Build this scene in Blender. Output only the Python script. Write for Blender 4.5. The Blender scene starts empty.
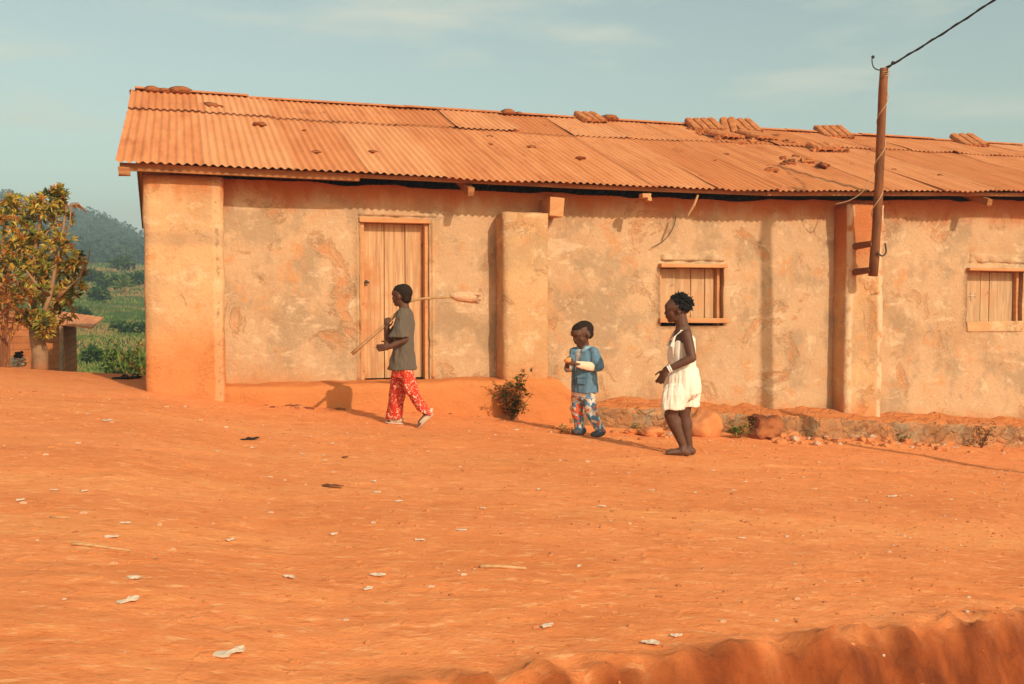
import bpy, math, random
import numpy as np
from mathutils import Vector, Matrix, noise as mnoise
R = math.radians
DP = 9.85          # distance of the pilaster fronts
random.seed(11)
C = bpy.context.scene.collection
scene = bpy.context.scene

# ------------------------------------------------------------------ camera maths
F = 1024 * 35 / 36
TH, PH = R(18.39), R(2.416)
CAM = Vector((0, 0, 1.07))
cr = Vector((math.cos(TH), -math.sin(TH), 0))
cf = Vector((math.sin(TH) * math.cos(PH), math.cos(TH) * math.cos(PH), -math.sin(PH)))
cu = cr.cross(cf)

def ray(px, py):
    return cf + cr * ((px - 512) / F) + cu * ((342 - py) / F)

def P(px, py, Y):
    """point of the plane at distance Y along the facade normal"""
    d = ray(px, py)
    return CAM + d * (Y / d.y)

def lerp(x, pts):
    if x <= pts[0][0]: return pts[0][1]
    for (a, b), (c, d) in zip(pts, pts[1:]):
        if x <= c: return b + (d - b) * (x - a) / (c - a)
    return pts[-1][1]

def sstep(a, b, x):
    t = min(1, max(0, (x - a) / (b - a)))
    return t * t * (3 - 2 * t)

def nz(x, y, z=0.0): return mnoise.noise(Vector((x, y, z)))

BANK = lambda X: 2.33 + 0.215 * max(-3, min(X, 14)) + 0.05 * nz(X * 1.3, 3.1) + 0.04 * nz(X * 4.7, 9.1)

def base_h(X):
    return lerp(X, [(-14, 0.9), (-5, 0.55), (-1.8, 0.34), (-0.3, 0.22), (0.4, 0.095), (2.8, -0.11), (4.1, -0.255), (9.4, -0.71), (14, -1.0), (40, -1.6)])

def g0(X, Y):
    h = base_h(X)
    # plateau behind the house corner falls away into the valley
    edge = 11.9 + 0.25 * nz(X * .7, 2.2)
    far = lerp(Y, [(14.2, -0.95), (25, -1.35), (60, -1.0), (100, 2.0), (160, 6.2), (230, 5.5), (330, 8), (950, 9)])
    k = sstep(edge, 14.2, Y)
    z = h * (1 - k) + far * k
    b = BANK(X)
    if Y < b:
        q = 1 - sstep(0, 0.42, b - Y)
        zr = min(h - 0.55, -0.75)
        z = zr + (h - zr) * q
    return z

def g(X, Y):
    z = g0(X, Y)
    n = 0.0
    if -8 < X < 16 and 0 < Y < 13:
        n += 0.020 * nz(X * .55, Y * 1.1, 4)
        n += 0.008 * nz(X * 2.1, Y * 3, 8)
        n += 0.006 * nz(X * 6, Y * 9, 2) + .004 * nz(X * 14, Y * 14, 3)
        n -= .022 * math.exp(-((Y - (7.05 + .04 * (X - 5) + .10 * nz(X * 1.5, 1))) / .06) ** 2) * sstep(4.3, 4.8, X) * (1 - sstep(6.0, 6.6, X))
        fx, fy = X * 1.7 + 3 * nz(X * .4, Y * .4, 9), Y * 1.9
        q = nz(round(fx) * 3.7, round(fy) * 5.3, 2)
        if q > .12: n -= .006 * math.exp(-(((fx - round(fx)) / .17) ** 2 + ((fy - round(fy)) / .12) ** 2))
        b = BANK(X)
        d = b - Y
        if -0.15 < d < 0.9:
            e = sstep(-0.15, 0.12, d) * (1 - sstep(.55, .9, d))
            n += e * (0.05 * nz(X * 2.1, Y * 1.2, 3) + 0.09 * nz(X * 7.0, Y * 2, 6) + .05 * nz(X * 13, Y * 11, z * 11) + .035 * nz(X * 27, Y * 25, z * 24))
    elif Y >= 13:
        n += 0.01 * min(Y, 200) * nz(X * .05, Y * .05, 1) + .004 * min(Y, 100) * nz(X * .21, Y * .21, 5)
    return z + n

def G(px, py, y1=14):
    d = ray(px, py)
    t, last = 1.5, None
    while t < 40:
        p = CAM + d * t
        if p.z <= g(p.x, p.y):
            lo, hi = t - .05, t
            for _ in range(20):
                m = (lo + hi) / 2
                q = CAM + d * m
                if q.z <= g(q.x, q.y): hi = m
                else: lo = m
            q = CAM + d * hi
            return Vector((q.x, q.y, g(q.x, q.y)))
        t += .05
    return None

# ------------------------------------------------------------------ mesh builder
class MB:
    def __init__(s): s.v, s.f, s.m = [], [], []
    def add(s, vs, fs, mi=0):
        o = len(s.v)
        s.v += [tuple(v) for v in vs]
        s.f += [tuple(i + o for i in f) for f in fs]
        s.m += [mi] * len(fs)
    def box(s, c, size, rot=None, mi=0, jit=0):
        c = Vector(c); hx, hy, hz = (q / 2 for q in size)
        vs = [Vector((x, y, z)) for x in (-hx, hx) for y in (-hy, hy) for z in (-hz, hz)]
        if jit: vs = [v + Vector((random.uniform(-jit, jit), random.uniform(-jit, jit), random.uniform(-jit, jit))) for v in vs]
        if rot is not None: vs = [rot @ v for v in vs]
        s.add([c + v for v in vs], [(0, 1, 3, 2), (4, 6, 7, 5), (0, 4, 5, 1), (2, 3, 7, 6), (0, 2, 6, 4), (1, 5, 7, 3)], mi)
    def tube(s, pts, rad, n=8, mi=0):
        pts = [Vector(p) for p in pts]
        if not hasattr(rad, '__len__'): rad = [rad] * len(pts)
        vs, fs = [], []
        a = None
        for i, p in enumerate(pts):
            t = (pts[min(i + 1, len(pts) - 1)] - pts[max(i - 1, 0)]).normalized()
            if a is None: a = t.orthogonal().normalized()
            else: a = (a - t * a.dot(t)).normalized()
            b = t.cross(a)
            for k in range(n):
                w = 2 * math.pi * k / n
                vs.append(p + (a * math.cos(w) + b * math.sin(w)) * rad[i])
        for i in range(len(pts) - 1):
            for k in range(n):
                k2 = (k + 1) % n
                fs.append((i * n + k, i * n + k2, (i + 1) * n + k2, (i + 1) * n + k))
        fs.append(tuple(range(n - 1, -1, -1)))
        fs.append(tuple((len(pts) - 1) * n + k for k in range(n)))
        s.add(vs, fs, mi)
    def ell(s, c, r, ax=None, n=14, mi=0):
        """ellipsoid; ax = three orthonormal axes"""
        c = Vector(c)
        if not hasattr(r, '__len__'): r = (r, r, r)
        ax = ax or (Vector((1, 0, 0)), Vector((0, 1, 0)), Vector((0, 0, 1)))
        vs, fs = [c + ax[2] * r[2]], []
        m = n // 2
        for i in range(1, m):
            a = math.pi * i / m
            for k in range(n):
                w = 2 * math.pi * k / n
                vs.append(c + ax[0] * (r[0] * math.sin(a) * math.cos(w)) + ax[1] * (r[1] * math.sin(a) * math.sin(w)) + ax[2] * (r[2] * math.cos(a)))
        vs.append(c - ax[2] * r[2])
        last = len(vs) - 1
        for k in range(n):
            k2 = (k + 1) % n
            fs.append((0, 1 + k, 1 + k2))
            for i in range(m - 2):
                fs.append((1 + i * n + k, 1 + (i + 1) * n + k, 1 + (i + 1) * n + k2, 1 + i * n + k2))
            fs.append((1 + (m - 2) * n + k, last, 1 + (m - 2) * n + k2))
        s.add(vs, fs, mi)
    def cap(s, p0, p1, r0, r1, n=12, mi=0):
        """tapered capsule"""
        s.tube([p0, p1], [r0, r1], n, mi)
        s.ell(p0, r0, n=n, mi=mi); s.ell(p1, r1, n=n, mi=mi)
    def chain(s, pts, rad, n=12, mi=0):
        for (a, b), (ra, rb) in zip(zip(pts, pts[1:]), zip(rad, rad[1:])): s.cap(Vector(a), Vector(b), ra, rb, n, mi)
    def loft(s, secs, n=28, mi=0, wob=0):
        """secs: (centre, half-axis u, half-axis v)"""
        vs, fs = [], []
        for j, (c, u, v) in enumerate(secs):
            for k in range(n):
                w = 2 * math.pi * k / n
                q = 1 + (wob * math.sin(5 * w + j) + wob * .6 * math.sin(9 * w + 2 * j) if wob else 0)
                vs.append(Vector(c) + Vector(u) * math.cos(w) * q + Vector(v) * math.sin(w) * q)
        for j in range(len(secs) - 1):
            for k in range(n):
                k2 = (k + 1) % n
                fs.append((j * n + k, j * n + k2, (j + 1) * n + k2, (j + 1) * n + k))
        fs.append(tuple(range(n - 1, -1, -1)))
        fs.append(tuple((len(secs) - 1) * n + k for k in range(n)))
        s.add(vs, fs, mi)
    def leaf(s, p, d, up, L, W, mi=0, fold=.25):
        p = Vector(p); d = Vector(d).normalized()
        sd = d.cross(Vector(up))
        if sd.length < 1e-4: sd = d.orthogonal()
        sd.normalize(); nn = sd.cross(d)
        droop = -nn * L * .12
        s.add([p, p + d * L * .45 + sd * W * .5 + nn * W * fold, p + d * L + droop, p + d * L * .45 - sd * W * .5 + nn * W * fold], [(0, 1, 2), (0, 2, 3)], mi)
    def mesh(s, name, mats, origin=(0, 0, 0), smooth=False):
        o = Vector(origin)
        me = bpy.data.meshes.new(name)
        me.from_pydata([Vector(v) - o for v in s.v], [], s.f)
        for m in mats: me.materials.append(m)
        if len(mats) > 1: me.polygons.foreach_set('material_index', s.m)
        if smooth: me.polygons.foreach_set('use_smooth', [True] * len(me.polygons))
        me.update()
        return me
    def build(s, name, mats, parent=None, origin=(0, 0, 0), smooth=False):
        if not isinstance(mats, (list, tuple)): mats = [mats]
        return link(name, s.mesh(name, mats, origin, smooth), parent, origin)

def link(name, me, parent=None, origin=(0, 0, 0)):
    ob = bpy.data.objects.new(name, me); C.objects.link(ob)
    if parent: ob.parent = parent
    else: ob.location = origin
    return ob

def tag(o, label=None, cat=None, group=None, kind=None):
    for k, v in (('label', label), ('category', cat), ('group', group), ('kind', kind)):
        if v: o[k] = v
    return o

def empty(name, loc, rz=0):
    o = bpy.data.objects.new(name, None); C.objects.link(o)
    o.location = loc; o.rotation_euler = (0, 0, rz); o.empty_display_size = .2
    return o

def fuse(mb, name, mats, parent, voxel=.006, it=4, wrinkle=None, origin=(0, 0, 0)):
    """one continuous surface out of overlapping closed shapes"""
    t = bpy.data.objects.new('tmp', mb.mesh('tmp', [], origin)); C.objects.link(t)
    r = t.modifiers.new('r', 'REMESH'); r.mode = 'VOXEL'; r.voxel_size = voxel
    if it:
        q = t.modifiers.new('s', 'SMOOTH'); q.factor = .5; q.iterations = it
    dg = bpy.context.evaluated_depsgraph_get()
    me = bpy.data.meshes.new_from_object(t.evaluated_get(dg))
    old = t.data
    bpy.data.objects.remove(t); bpy.data.meshes.remove(old)
    me.name = name; me.materials.clear()
    for m in (mats if isinstance(mats, (list, tuple)) else [mats]): me.materials.append(m)
    if wrinkle:
        amp, sx, sz = wrinkle
        ns = [v.normal.copy() for v in me.vertices]
        for v, n in zip(me.vertices, ns):
            v.co += n * amp * (nz(v.co.x * sx, v.co.y * sx, v.co.z * sz) + .5 * nz(v.co.x * sx * 2.3, v.co.y * sx * 2.3, v.co.z * sz * 2.3))
    me.polygons.foreach_set('use_smooth', [True] * len(me.polygons))
    me.update()
    return link(name, me, parent, origin)

# ------------------------------------------------------------------ materials
class NT:
    def __init__(s, name):
        s.mat = bpy.data.materials.new(name); s.mat.use_nodes = True
        s.nt = s.mat.node_tree; s.b = s.nt.nodes['Principled BSDF']
        s.tc = s.nt.nodes.new('ShaderNodeTexCoord'); s.obj = s.tc.outputs['Object']
        s.b.inputs['Roughness'].default_value = .92
        s.b.inputs['Specular IOR Level'].default_value = .15
    def n(s, t, **k):
        x = s.nt.nodes.new(t)
        for a, b in k.items(): setattr(x, a, b)
        return x
    def put(s, sock, v):
        if isinstance(v, bpy.types.NodeSocket): s.nt.links.new(v, sock)
        elif hasattr(v, '__len__') and len(v) == 3 and sock.type == 'RGBA': sock.default_value = (*v, 1)
        else: sock.default_value = v
    def map(s, scale=(1, 1, 1), rot=(0, 0, 0), vec=None):
        x = s.n('ShaderNodeMapping'); s.put(x.inputs['Vector'], vec or s.obj)
        x.inputs['Scale'].default_value = scale; x.inputs['Rotation'].default_value = rot
        return x.outputs[0]
    def noise(s, scale, detail=4, rough=.55, vec=None, dist=0):
        x = s.n('ShaderNodeTexNoise'); s.put(x.inputs['Vector'], vec or s.obj)
        x.inputs['Scale'].default_value = scale; x.inputs['Detail'].default_value = detail
        x.inputs['Roughness'].default_value = rough; x.inputs['Distortion'].default_value = dist
        return x.outputs['Fac']
    def voro(s, scale, vec=None, out='Distance', feature='F1', rnd=1):
        x = s.n('ShaderNodeTexVoronoi', feature=feature); s.put(x.inputs['Vector'], vec or s.obj)
        x.inputs['Scale'].default_value = scale; x.inputs['Randomness'].default_value = rnd
        return x.outputs[out]
    def ramp(s, fac, stops, interp='LINEAR'):
        x = s.n('ShaderNodeValToRGB'); s.put(x.inputs[0], fac)
        cr_ = x.color_ramp; cr_.interpolation = interp
        while len(cr_.elements) < len(stops): cr_.elements.new(.5)
        for e, (p, c) in zip(cr_.elements, stops):
            e.position = p; e.color = (*c, 1) if hasattr(c, '__len__') else (c, c, c, 1)
        return x.outputs[0]
    def mix(s, fac, a, b, blend='MIX'):
        x = s.n('ShaderNodeMix', data_type='RGBA', blend_type=blend)
        s.put(x.inputs[0], fac); s.put(x.inputs[6], a); s.put(x.inputs[7], b)
        return x.outputs[2]
    def math(s, op, a, b=0.0, clamp=False):
        x = s.n('ShaderNodeMath', operation=op, use_clamp=clamp)
        s.put(x.inputs[0], a); s.put(x.inputs[1], b)
        return x.outputs[0]
    def xyz(s, vec=None):
        x = s.n('ShaderNodeSeparateXYZ'); s.put(x.inputs[0], vec or s.obj)
        return x.outputs
    def rng(s, v, a, b, c=0, d=1):
        x = s.n('ShaderNodeMapRange', interpolation_type='SMOOTHSTEP')
        s.put(x.inputs[0], v)
        for i, q in enumerate((a, b, c, d)): x.inputs[i + 1].default_value = q
        return x.outputs[0]
    def bump(s, h, strength=.5, dist=.01, prev=None):
        x = s.n('ShaderNodeBump'); s.put(x.inputs['Height'], h)
        x.inputs['Strength'].default_value = strength; x.inputs['Distance'].default_value = dist
        if prev: s.put(x.inputs['Normal'], prev)
        s.nt.links.new(x.outputs[0], s.b.inputs['Normal'])
        return x.outputs[0]
    def done(s, col, rough=None):
        s.put(s.b.inputs['Base Color'], col)
        if rough is not None: s.put(s.b.inputs['Roughness'], rough)
        return s.mat

def simple(name, col, rough=.9, var=.25, scale=30, bump=.3, bd=.004, spec=.15):
    t = NT(name)
    n = t.noise(scale, 4)
    a = tuple(c * (1 - var) for c in col); b = tuple(min(1, c * (1 + var)) for c in col)
    t.b.inputs['Specular IOR Level'].default_value = spec
    if bump: t.bump(n, bump, bd)
    return t.done(t.ramp(n, [(.3, a), (.7, b)]), rough)

def m_ground():
    t = NT('laterite_earth')
    p = t.map((.75, 1.25, 1))
    big = t.noise(.8, 5, .6, p)
    mid = t.noise(6, 7, .7, p)
    fine = t.noise(42, 6, .75, p)
    band = t.noise(1.1, 5, .6, t.map((.22, 1.1, 1)))
    c = t.ramp(big, [(.3, (.66, .185, .050)), (.5, (.74, .225, .068)), (.72, (.79, .262, .088))])
    c = t.mix(t.rng(band, .50, .68, 0, .55), c, (.80, .30, .095))
    c = t.mix(t.rng(band, .46, .30, 0, .40), c, (.56, .145, .034))
    c = t.mix(t.rng(mid, .50, .74, 0, .5), c, (.82, .32, .10))
    c = t.mix(t.rng(mid, .45, .27, 0, .55), c, (.48, .11, .020))
    fl = t.noise(17, 6, .72, t.map((.6, 1.5, 1)))
    c = t.mix(t.rng(fl, .54, .66, 0, .7), c, (.86, .41, .17))
    c = t.mix(t.rng(fl, .46, .34, 0, .5), c, (.52, .125, .027))
    c = t.mix(t.rng(fine, .56, .72, 0, .4), c, (.84, .40, .16))
    c = t.mix(t.rng(fine, .46, .30, 0, .5), c, (.44, .105, .022))
    # freshly cut subsoil of the bank is a deeper red
    at = t.n('ShaderNodeAttribute', attribute_name='cut')
    sub = t.ramp(t.noise(5, 6, .7, t.map((1.4, .8, .5))), [(.3, (.075, .012, .003)), (.52, (.20, .038, .008)), (.8, (.36, .082, .019))])
    c = t.mix(t.math('MULTIPLY', at.outputs['Fac'], .95), c, sub)
    # distant slopes: dry grass and scrub ground instead of bare earth
    y = t.xyz()[1]
    v1 = t.noise(.06, 5, .6); v2 = t.noise(.9, 5, .65)
    veg = t.ramp(v1, [(.35, (.035, .07, .012)), (.5, (.08, .12, .02)), (.56, (.24, .17, .055)), (.7, (.26, .16, .05))])
    veg = t.mix(t.rng(v2, .4, .7, 0, .6), veg, (.045, .08, .015))
    c = t.mix(t.rng(y, 12.6, 14.5), c, veg)
    h = t.math('ADD', t.math('MULTIPLY', mid, .5), t.math('MULTIPLY', fine, .5))
    b = t.bump(h, .5, .04)
    cl = t.noise(15, 3, .5, dist=.5)
    t.bump(t.rng(cl, .58, .74), .3, .012, b)
    return t.done(c, .97)

def m_plaster(name, base_slope, dirt_h, tan=(.51, .305, .160), tan2=(.43, .230, .108), peel=.6, band=False, grey=.6, topd=(1.95, 2.22), dust=False, chips=None, pale=None, rubble=False):
    t = NT(name)
    xyz = t.xyz()
    big = t.noise(.9, 6, .65, dist=.4)
    mid = t.noise(4.2, 7, .68)
    fine = t.noise(26, 6, .7)
    c = t.ramp(big, [(.3, tan2), (.48, tan), (.72, tuple(q * 1.1 for q in tan))])
    c = t.mix(t.rng(t.noise(2.3, 6, .65, t.map((1, 1, .8))), .47, .62, 0, grey), c, (.29, .19, .105))
    c = t.mix(t.rng(mid, .53, .68, 0, .7), c, (.53, .225, .08))
    c = t.mix(t.rng(mid, .44, .30, 0, .6), c, (.66, .45, .26))
    # peeled patches of bare mud and scraped pale render
    pn = t.noise(1.7, 8, .66, dist=.6)
    pm = t.rng(pn, .60, .67)
    c = t.mix(t.math('MULTIPLY', pm, peel), c, (.50, .175, .052))
    sp = t.rng(t.noise(7, 7, .74, dist=.5), .62, .70)
    c = t.mix(t.math('MULTIPLY', sp, .6), c, (.72, .54, .35))
    sp2 = t.rng(t.noise(6, 5, .6, t.map((1, 1, 1.1))), .66, .74)
    c = t.mix(t.math('MULTIPLY', sp2, .6), c, (.48, .15, .042))
    ed = t.rng(t.math('ABSOLUTE', t.math('SUBTRACT', pn, .60)), .02, .0)
    c = t.mix(t.math('MULTIPLY', ed, .55), c, (.26, .11, .04))
    sc = t.rng(t.noise(2.2, 8, .72, t.map((1, 1, 2.2)), dist=.3), .57, .66)
    c = t.mix(t.math('MULTIPLY', sc, .5), c, (.70, .47, .28))
    w1 = t.n('ShaderNodeTexNoise'); t.put(w1.inputs['Vector'], t.obj); w1.inputs['Scale'].default_value = 3.5; w1.inputs['Detail'].default_value = 7; w1.inputs['Roughness'].default_value = .7
    wob = t.mix(.45, t.obj, w1.outputs['Color'], 'ADD')
    ck = t.rng(t.voro(1.15, wob, feature='DISTANCE_TO_EDGE'), .007, .001)
    ck = t.math('MULTIPLY', ck, t.rng(t.noise(1.3, 3), .54, .64))
    c = t.mix(t.math('MULTIPLY', ck, .55), c, (.17, .075, .03))
    c = t.mix(t.rng(fine, .55, .75, 0, .5), c, (.36, .19, .09))
    c = t.mix(t.rng(fine, .42, .28, 0, .35), c, (.70, .48, .28))
    # red dust splashed up from the ground and washed from the wall head, its colour darkened there as eave shade
    zz = t.math('ADD', xyz[2], t.math('MULTIPLY', xyz[0], base_slope))
    zz = t.math('ADD', zz, t.math('MULTIPLY', t.math('SUBTRACT', mid, .5), .55))
    zz = t.math('ADD', zz, t.math('MULTIPLY', t.math('SUBTRACT', big, .5), .5))
    c = t.mix(t.rng(zz, dirt_h[1], dirt_h[0], 0, .88), c, (.55, .18, .05))
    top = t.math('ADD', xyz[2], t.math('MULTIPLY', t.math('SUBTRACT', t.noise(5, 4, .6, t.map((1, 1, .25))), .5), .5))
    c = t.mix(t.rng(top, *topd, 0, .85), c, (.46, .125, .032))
    if chips is not None:   # broken arris with dark chips
        cx = t.math('ABSOLUTE', t.math('SUBTRACT', t.math('ADD', xyz[0], t.math('MULTIPLY', t.noise(3, 5, .6), .06)), chips + .03))
        c = t.mix(t.math('MULTIPLY', t.rng(cx, .030, .008), t.rng(t.noise(14, 5, .7), .50, .60, 0, .8)), c, (.15, .055, .02))
        c = t.mix(t.math('MULTIPLY', t.rng(cx, .05, .03), .3), c, (.68, .43, .23))
    if pale is not None:    # lime still clinging to the arrises
        for xe in pale:
            cx = t.math('ABSOLUTE', t.math('SUBTRACT', t.math('ADD', xyz[0], t.math('MULTIPLY', mid, .08)), xe + .04))
            c = t.mix(t.math('MULTIPLY', t.rng(cx, .085, .03), t.math('MULTIPLY', t.rng(t.noise(6, 5, .6), .36, .52, 0, .7), t.rng(xyz[1], DP + .035, DP + .015))), c, (.72, .49, .30))
    if band:   # faint wire shadow painted into the render colour
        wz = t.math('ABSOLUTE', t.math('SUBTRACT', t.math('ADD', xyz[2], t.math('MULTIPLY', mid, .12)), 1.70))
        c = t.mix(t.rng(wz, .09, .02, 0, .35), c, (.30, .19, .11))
    h = t.math('ADD', t.math('MULTIPLY', mid, .6), t.math('MULTIPLY', fine, .4))
    if rubble:
        w2 = t.n('ShaderNodeTexNoise'); t.put(w2.inputs['Vector'], t.obj); w2.inputs['Scale'].default_value = 5; w2.inputs['Detail'].default_value = 6
        vv = t.mix(.22, t.obj, w2.outputs['Color'], 'ADD')
        ve = t.voro(6.5, vv, feature='DISTANCE_TO_EDGE')
        cell = t.xyz(t.voro(6.5, vv, out='Color'))[0]
        c = t.mix(t.rng(cell, .55, .9, 0, .6), c, (.42, .17, .065))
        c = t.mix(t.math('MULTIPLY', t.rng(ve, .07, .0), t.rng(t.noise(2.2, 4), .48, .66, 0, .5)), c, (.10, .045, .02))
        h = t.math('ADD', h, t.math('MULTIPLY', t.rng(ve, .0, .14), .35))
    if dust:   # loose red earth lying on the ledges
        gn = t.n('ShaderNodeNewGeometry'); c = t.mix(t.rng(t.xyz(gn.outputs['True Normal'])[2], .5, .85, 0, .85), c, (.58, .18, .05))
    b = t.bump(h, .85, .04)
    t.bump(t.math('ADD', pm, t.math('MULTIPLY', sp, -.5)), .6, -.012, b)
    return t.done(c, .95)

def m_sheet():
    t = NT('rusted_sheet')
    oi = t.n('ShaderNodeObjectInfo')
    rnd = oi.outputs['Random']
    st = t.noise(1.4, 5, .65, t.map((5, .7, .7)))
    n = t.noise(3.2, 5, .6)
    f = t.noise(28, 4, .7)
    c = t.ramp(st, [(.3, (.50, .152, .044)), (.5, (.62, .220, .074)), (.75, (.70, .28, .108))])
    c = t.mix(t.rng(n, .55, .72, 0, .55), c, (.50, .16, .055))
    c = t.mix(t.rng(f, .64, .8, 0, .4), c, (.36, .12, .042))
    c = t.mix(t.rng(t.noise(.7, 5, .6, t.map((3, .45, .45))), .6, .72, 0, .55), c, (.47, .145, .05))
    c = t.mix(t.rng(rnd, .45, 1, 0, .65), c, (.50, .145, .038))
    c = t.mix(t.rng(rnd, .3, 0, 0, .3), c, (.74, .36, .17))
    c = t.mix(t.rng(t.noise(1.3, 6, .7, t.map((1.2, .8, 1))), .60, .68, 0, .6), c, (.36, .095, .026))
    t.bump(f, .15, .004)
    t.b.inputs['Metallic'].default_value = 0
    t.b.inputs['Specular IOR Level'].default_value = .25
    return t.done(c, .72)

def m_wood(name, a, b, scale=(30, 30, 2.2), dirt=(.42, .17, .06), amount=.5):
    t = NT(name)
    n = t.noise(1.0, 6, .65, t.map(scale), dist=.6)
    c = t.ramp(n, [(.3, a), (.62, b)])
    d = t.noise(2.4, 5, .6)
    c = t.mix(t.rng(d, .42, .68, 0, amount), c, dirt)
    k = t.noise(11, 2, .5)
    c = t.mix(t.rng(k, .70, .76, 0, .7), c, (.12, .05, .02))
    t.bump(n, .5, .006)
    return t.done(c, .85)

def m_stone(name, a, b, dust):
    t = NT(name)
    n = t.noise(9, 6, .65)
    c = t.ramp(n, [(.3, a), (.68, b)])
    c = t.mix(t.rng(t.noise(3, 4), .45, .62, 0, .75), c, dust)
    t.bump(n, .8, .02)
    return t.done(c, .95)

def m_brick():
    t = NT('mud_brick')
    x = t.n('ShaderNodeTexBrick'); t.put(x.inputs['Vector'], t.map((1, 1, 1), (R(90), 0, 0)))
    x.inputs['Color1'].default_value = (.50, .16, .05, 1); x.inputs['Color2'].default_value = (.40, .115, .034, 1)
    x.inputs['Mortar'].default_value = (.32, .10, .035, 1); x.inputs['Scale'].default_value = 3.6
    x.inputs['Mortar Size'].default_value = .025; x.inputs['Brick Width'].default_value = .9; x.inputs['Row Height'].default_value = .4
    n = t.noise(7, 5)
    t.bump(t.math('ADD', t.math('MULTIPLY', x.outputs['Fac'], -1), n), .7, .03)
    return t.done(t.mix(t.rng(n, .4, .7, 0, .5), x.outputs['Color'], (.52, .19, .07)), .95)

def m_leaf(name, col, trans=.35):
    t = NT(name)
    oi = t.noise(7, 3)
    c = t.ramp(oi, [(.3, tuple(q * .7 for q in col)), (.7, tuple(q * 1.25 for q in col))])
    t.done(c, .6)
    t.b.inputs['Specular IOR Level'].default_value = .3
    tr = t.n('ShaderNodeBsdfTranslucent'); t.put(tr.inputs[0], c)
    mx = t.n('ShaderNodeMixShader'); mx.inputs[0].default_value = trans
    out = t.nt.nodes['Material Output']
    t.nt.links.new(t.b.outputs[0], mx.inputs[1]); t.nt.links.new(tr.outputs[0], mx.inputs[2])
    t.nt.links.new(mx.outputs[0], out.inputs['Surface'])
    return t.mat

def m_skin():
    t = NT('dark_skin')
    n = t.noise(14, 4)
    t.b.inputs['Specular IOR Level'].default_value = .28
    t.b.inputs['Coat Weight'].default_value = .04
    return t.done(t.ramp(n, [(.3, (.085, .032, .016)), (.7, (.12, .049, .025))]), .62)

def m_cloth(name, col, dirt=(.45, .2, .08), amount=.3, weave=500):
    t = NT(name)
    n = t.noise(6, 5); f = t.noise(weave, 2)
    c = t.mix(t.rng(n, .5, .75, 0, amount), col, dirt)
    c = t.mix(t.rng(f, .4, .6, 0, .25), c, tuple(q * .6 for q in col))
    t.bump(t.noise(45, 3), .25, .004)
    t.b.inputs['Sheen Weight'].default_value = .1
    return t.done(c, .95)

def m_trousers():
    t = NT('red_floral_cotton')
    v = t.voro(26, vec=t.map((1, 1, 1)))
    w = t.noise(42, 3, .6, dist=1.5)
    c = t.mix(t.rng(w, .56, .60), (.50, .035, .015), (.72, .42, .26))
    c = t.mix(t.rng(v, .16, .10), c, (.74, .50, .34))
    c = t.mix(t.rng(t.noise(18, 3), .62, .68, 0, .6), c, (.30, .02, .01))
    t.bump(t.noise(30, 3), .25, .005)
    return t.done(c, .95)

def m_leggings():
    t = NT('blue_orange_print')
    v = t.voro(34, out='Color'); x = t.xyz(v)
    c = t.ramp(x[0], [(0, (.09, .20, .30)), (.36, (.62, .55, .46)), (.60, (.62, .10, .03)), (.76, (.12, .24, .34)), (.9, (.66, .48, .30))], 'CONSTANT')
    w = t.noise(60, 2)
    c = t.mix(t.rng(w, .6, .64, 0, .8), c, (.08, .11, .16))
    t.bump(t.noise(30, 3), .2, .004)
    return t.done(c, .95)

def m_denim():
    t = NT('washed_denim')
    n = t.noise(9, 5); f = t.noise(400, 2)
    c = t.ramp(n, [(.3, (.050, .105, .165)), (.7, (.125, .215, .275))])
    c = t.mix(t.rng(f, .4, .7, 0, .3), c, (.25, .34, .37))
    t.bump(t.noise(40, 3), .3, .004)
    return t.done(c, .9)

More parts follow.
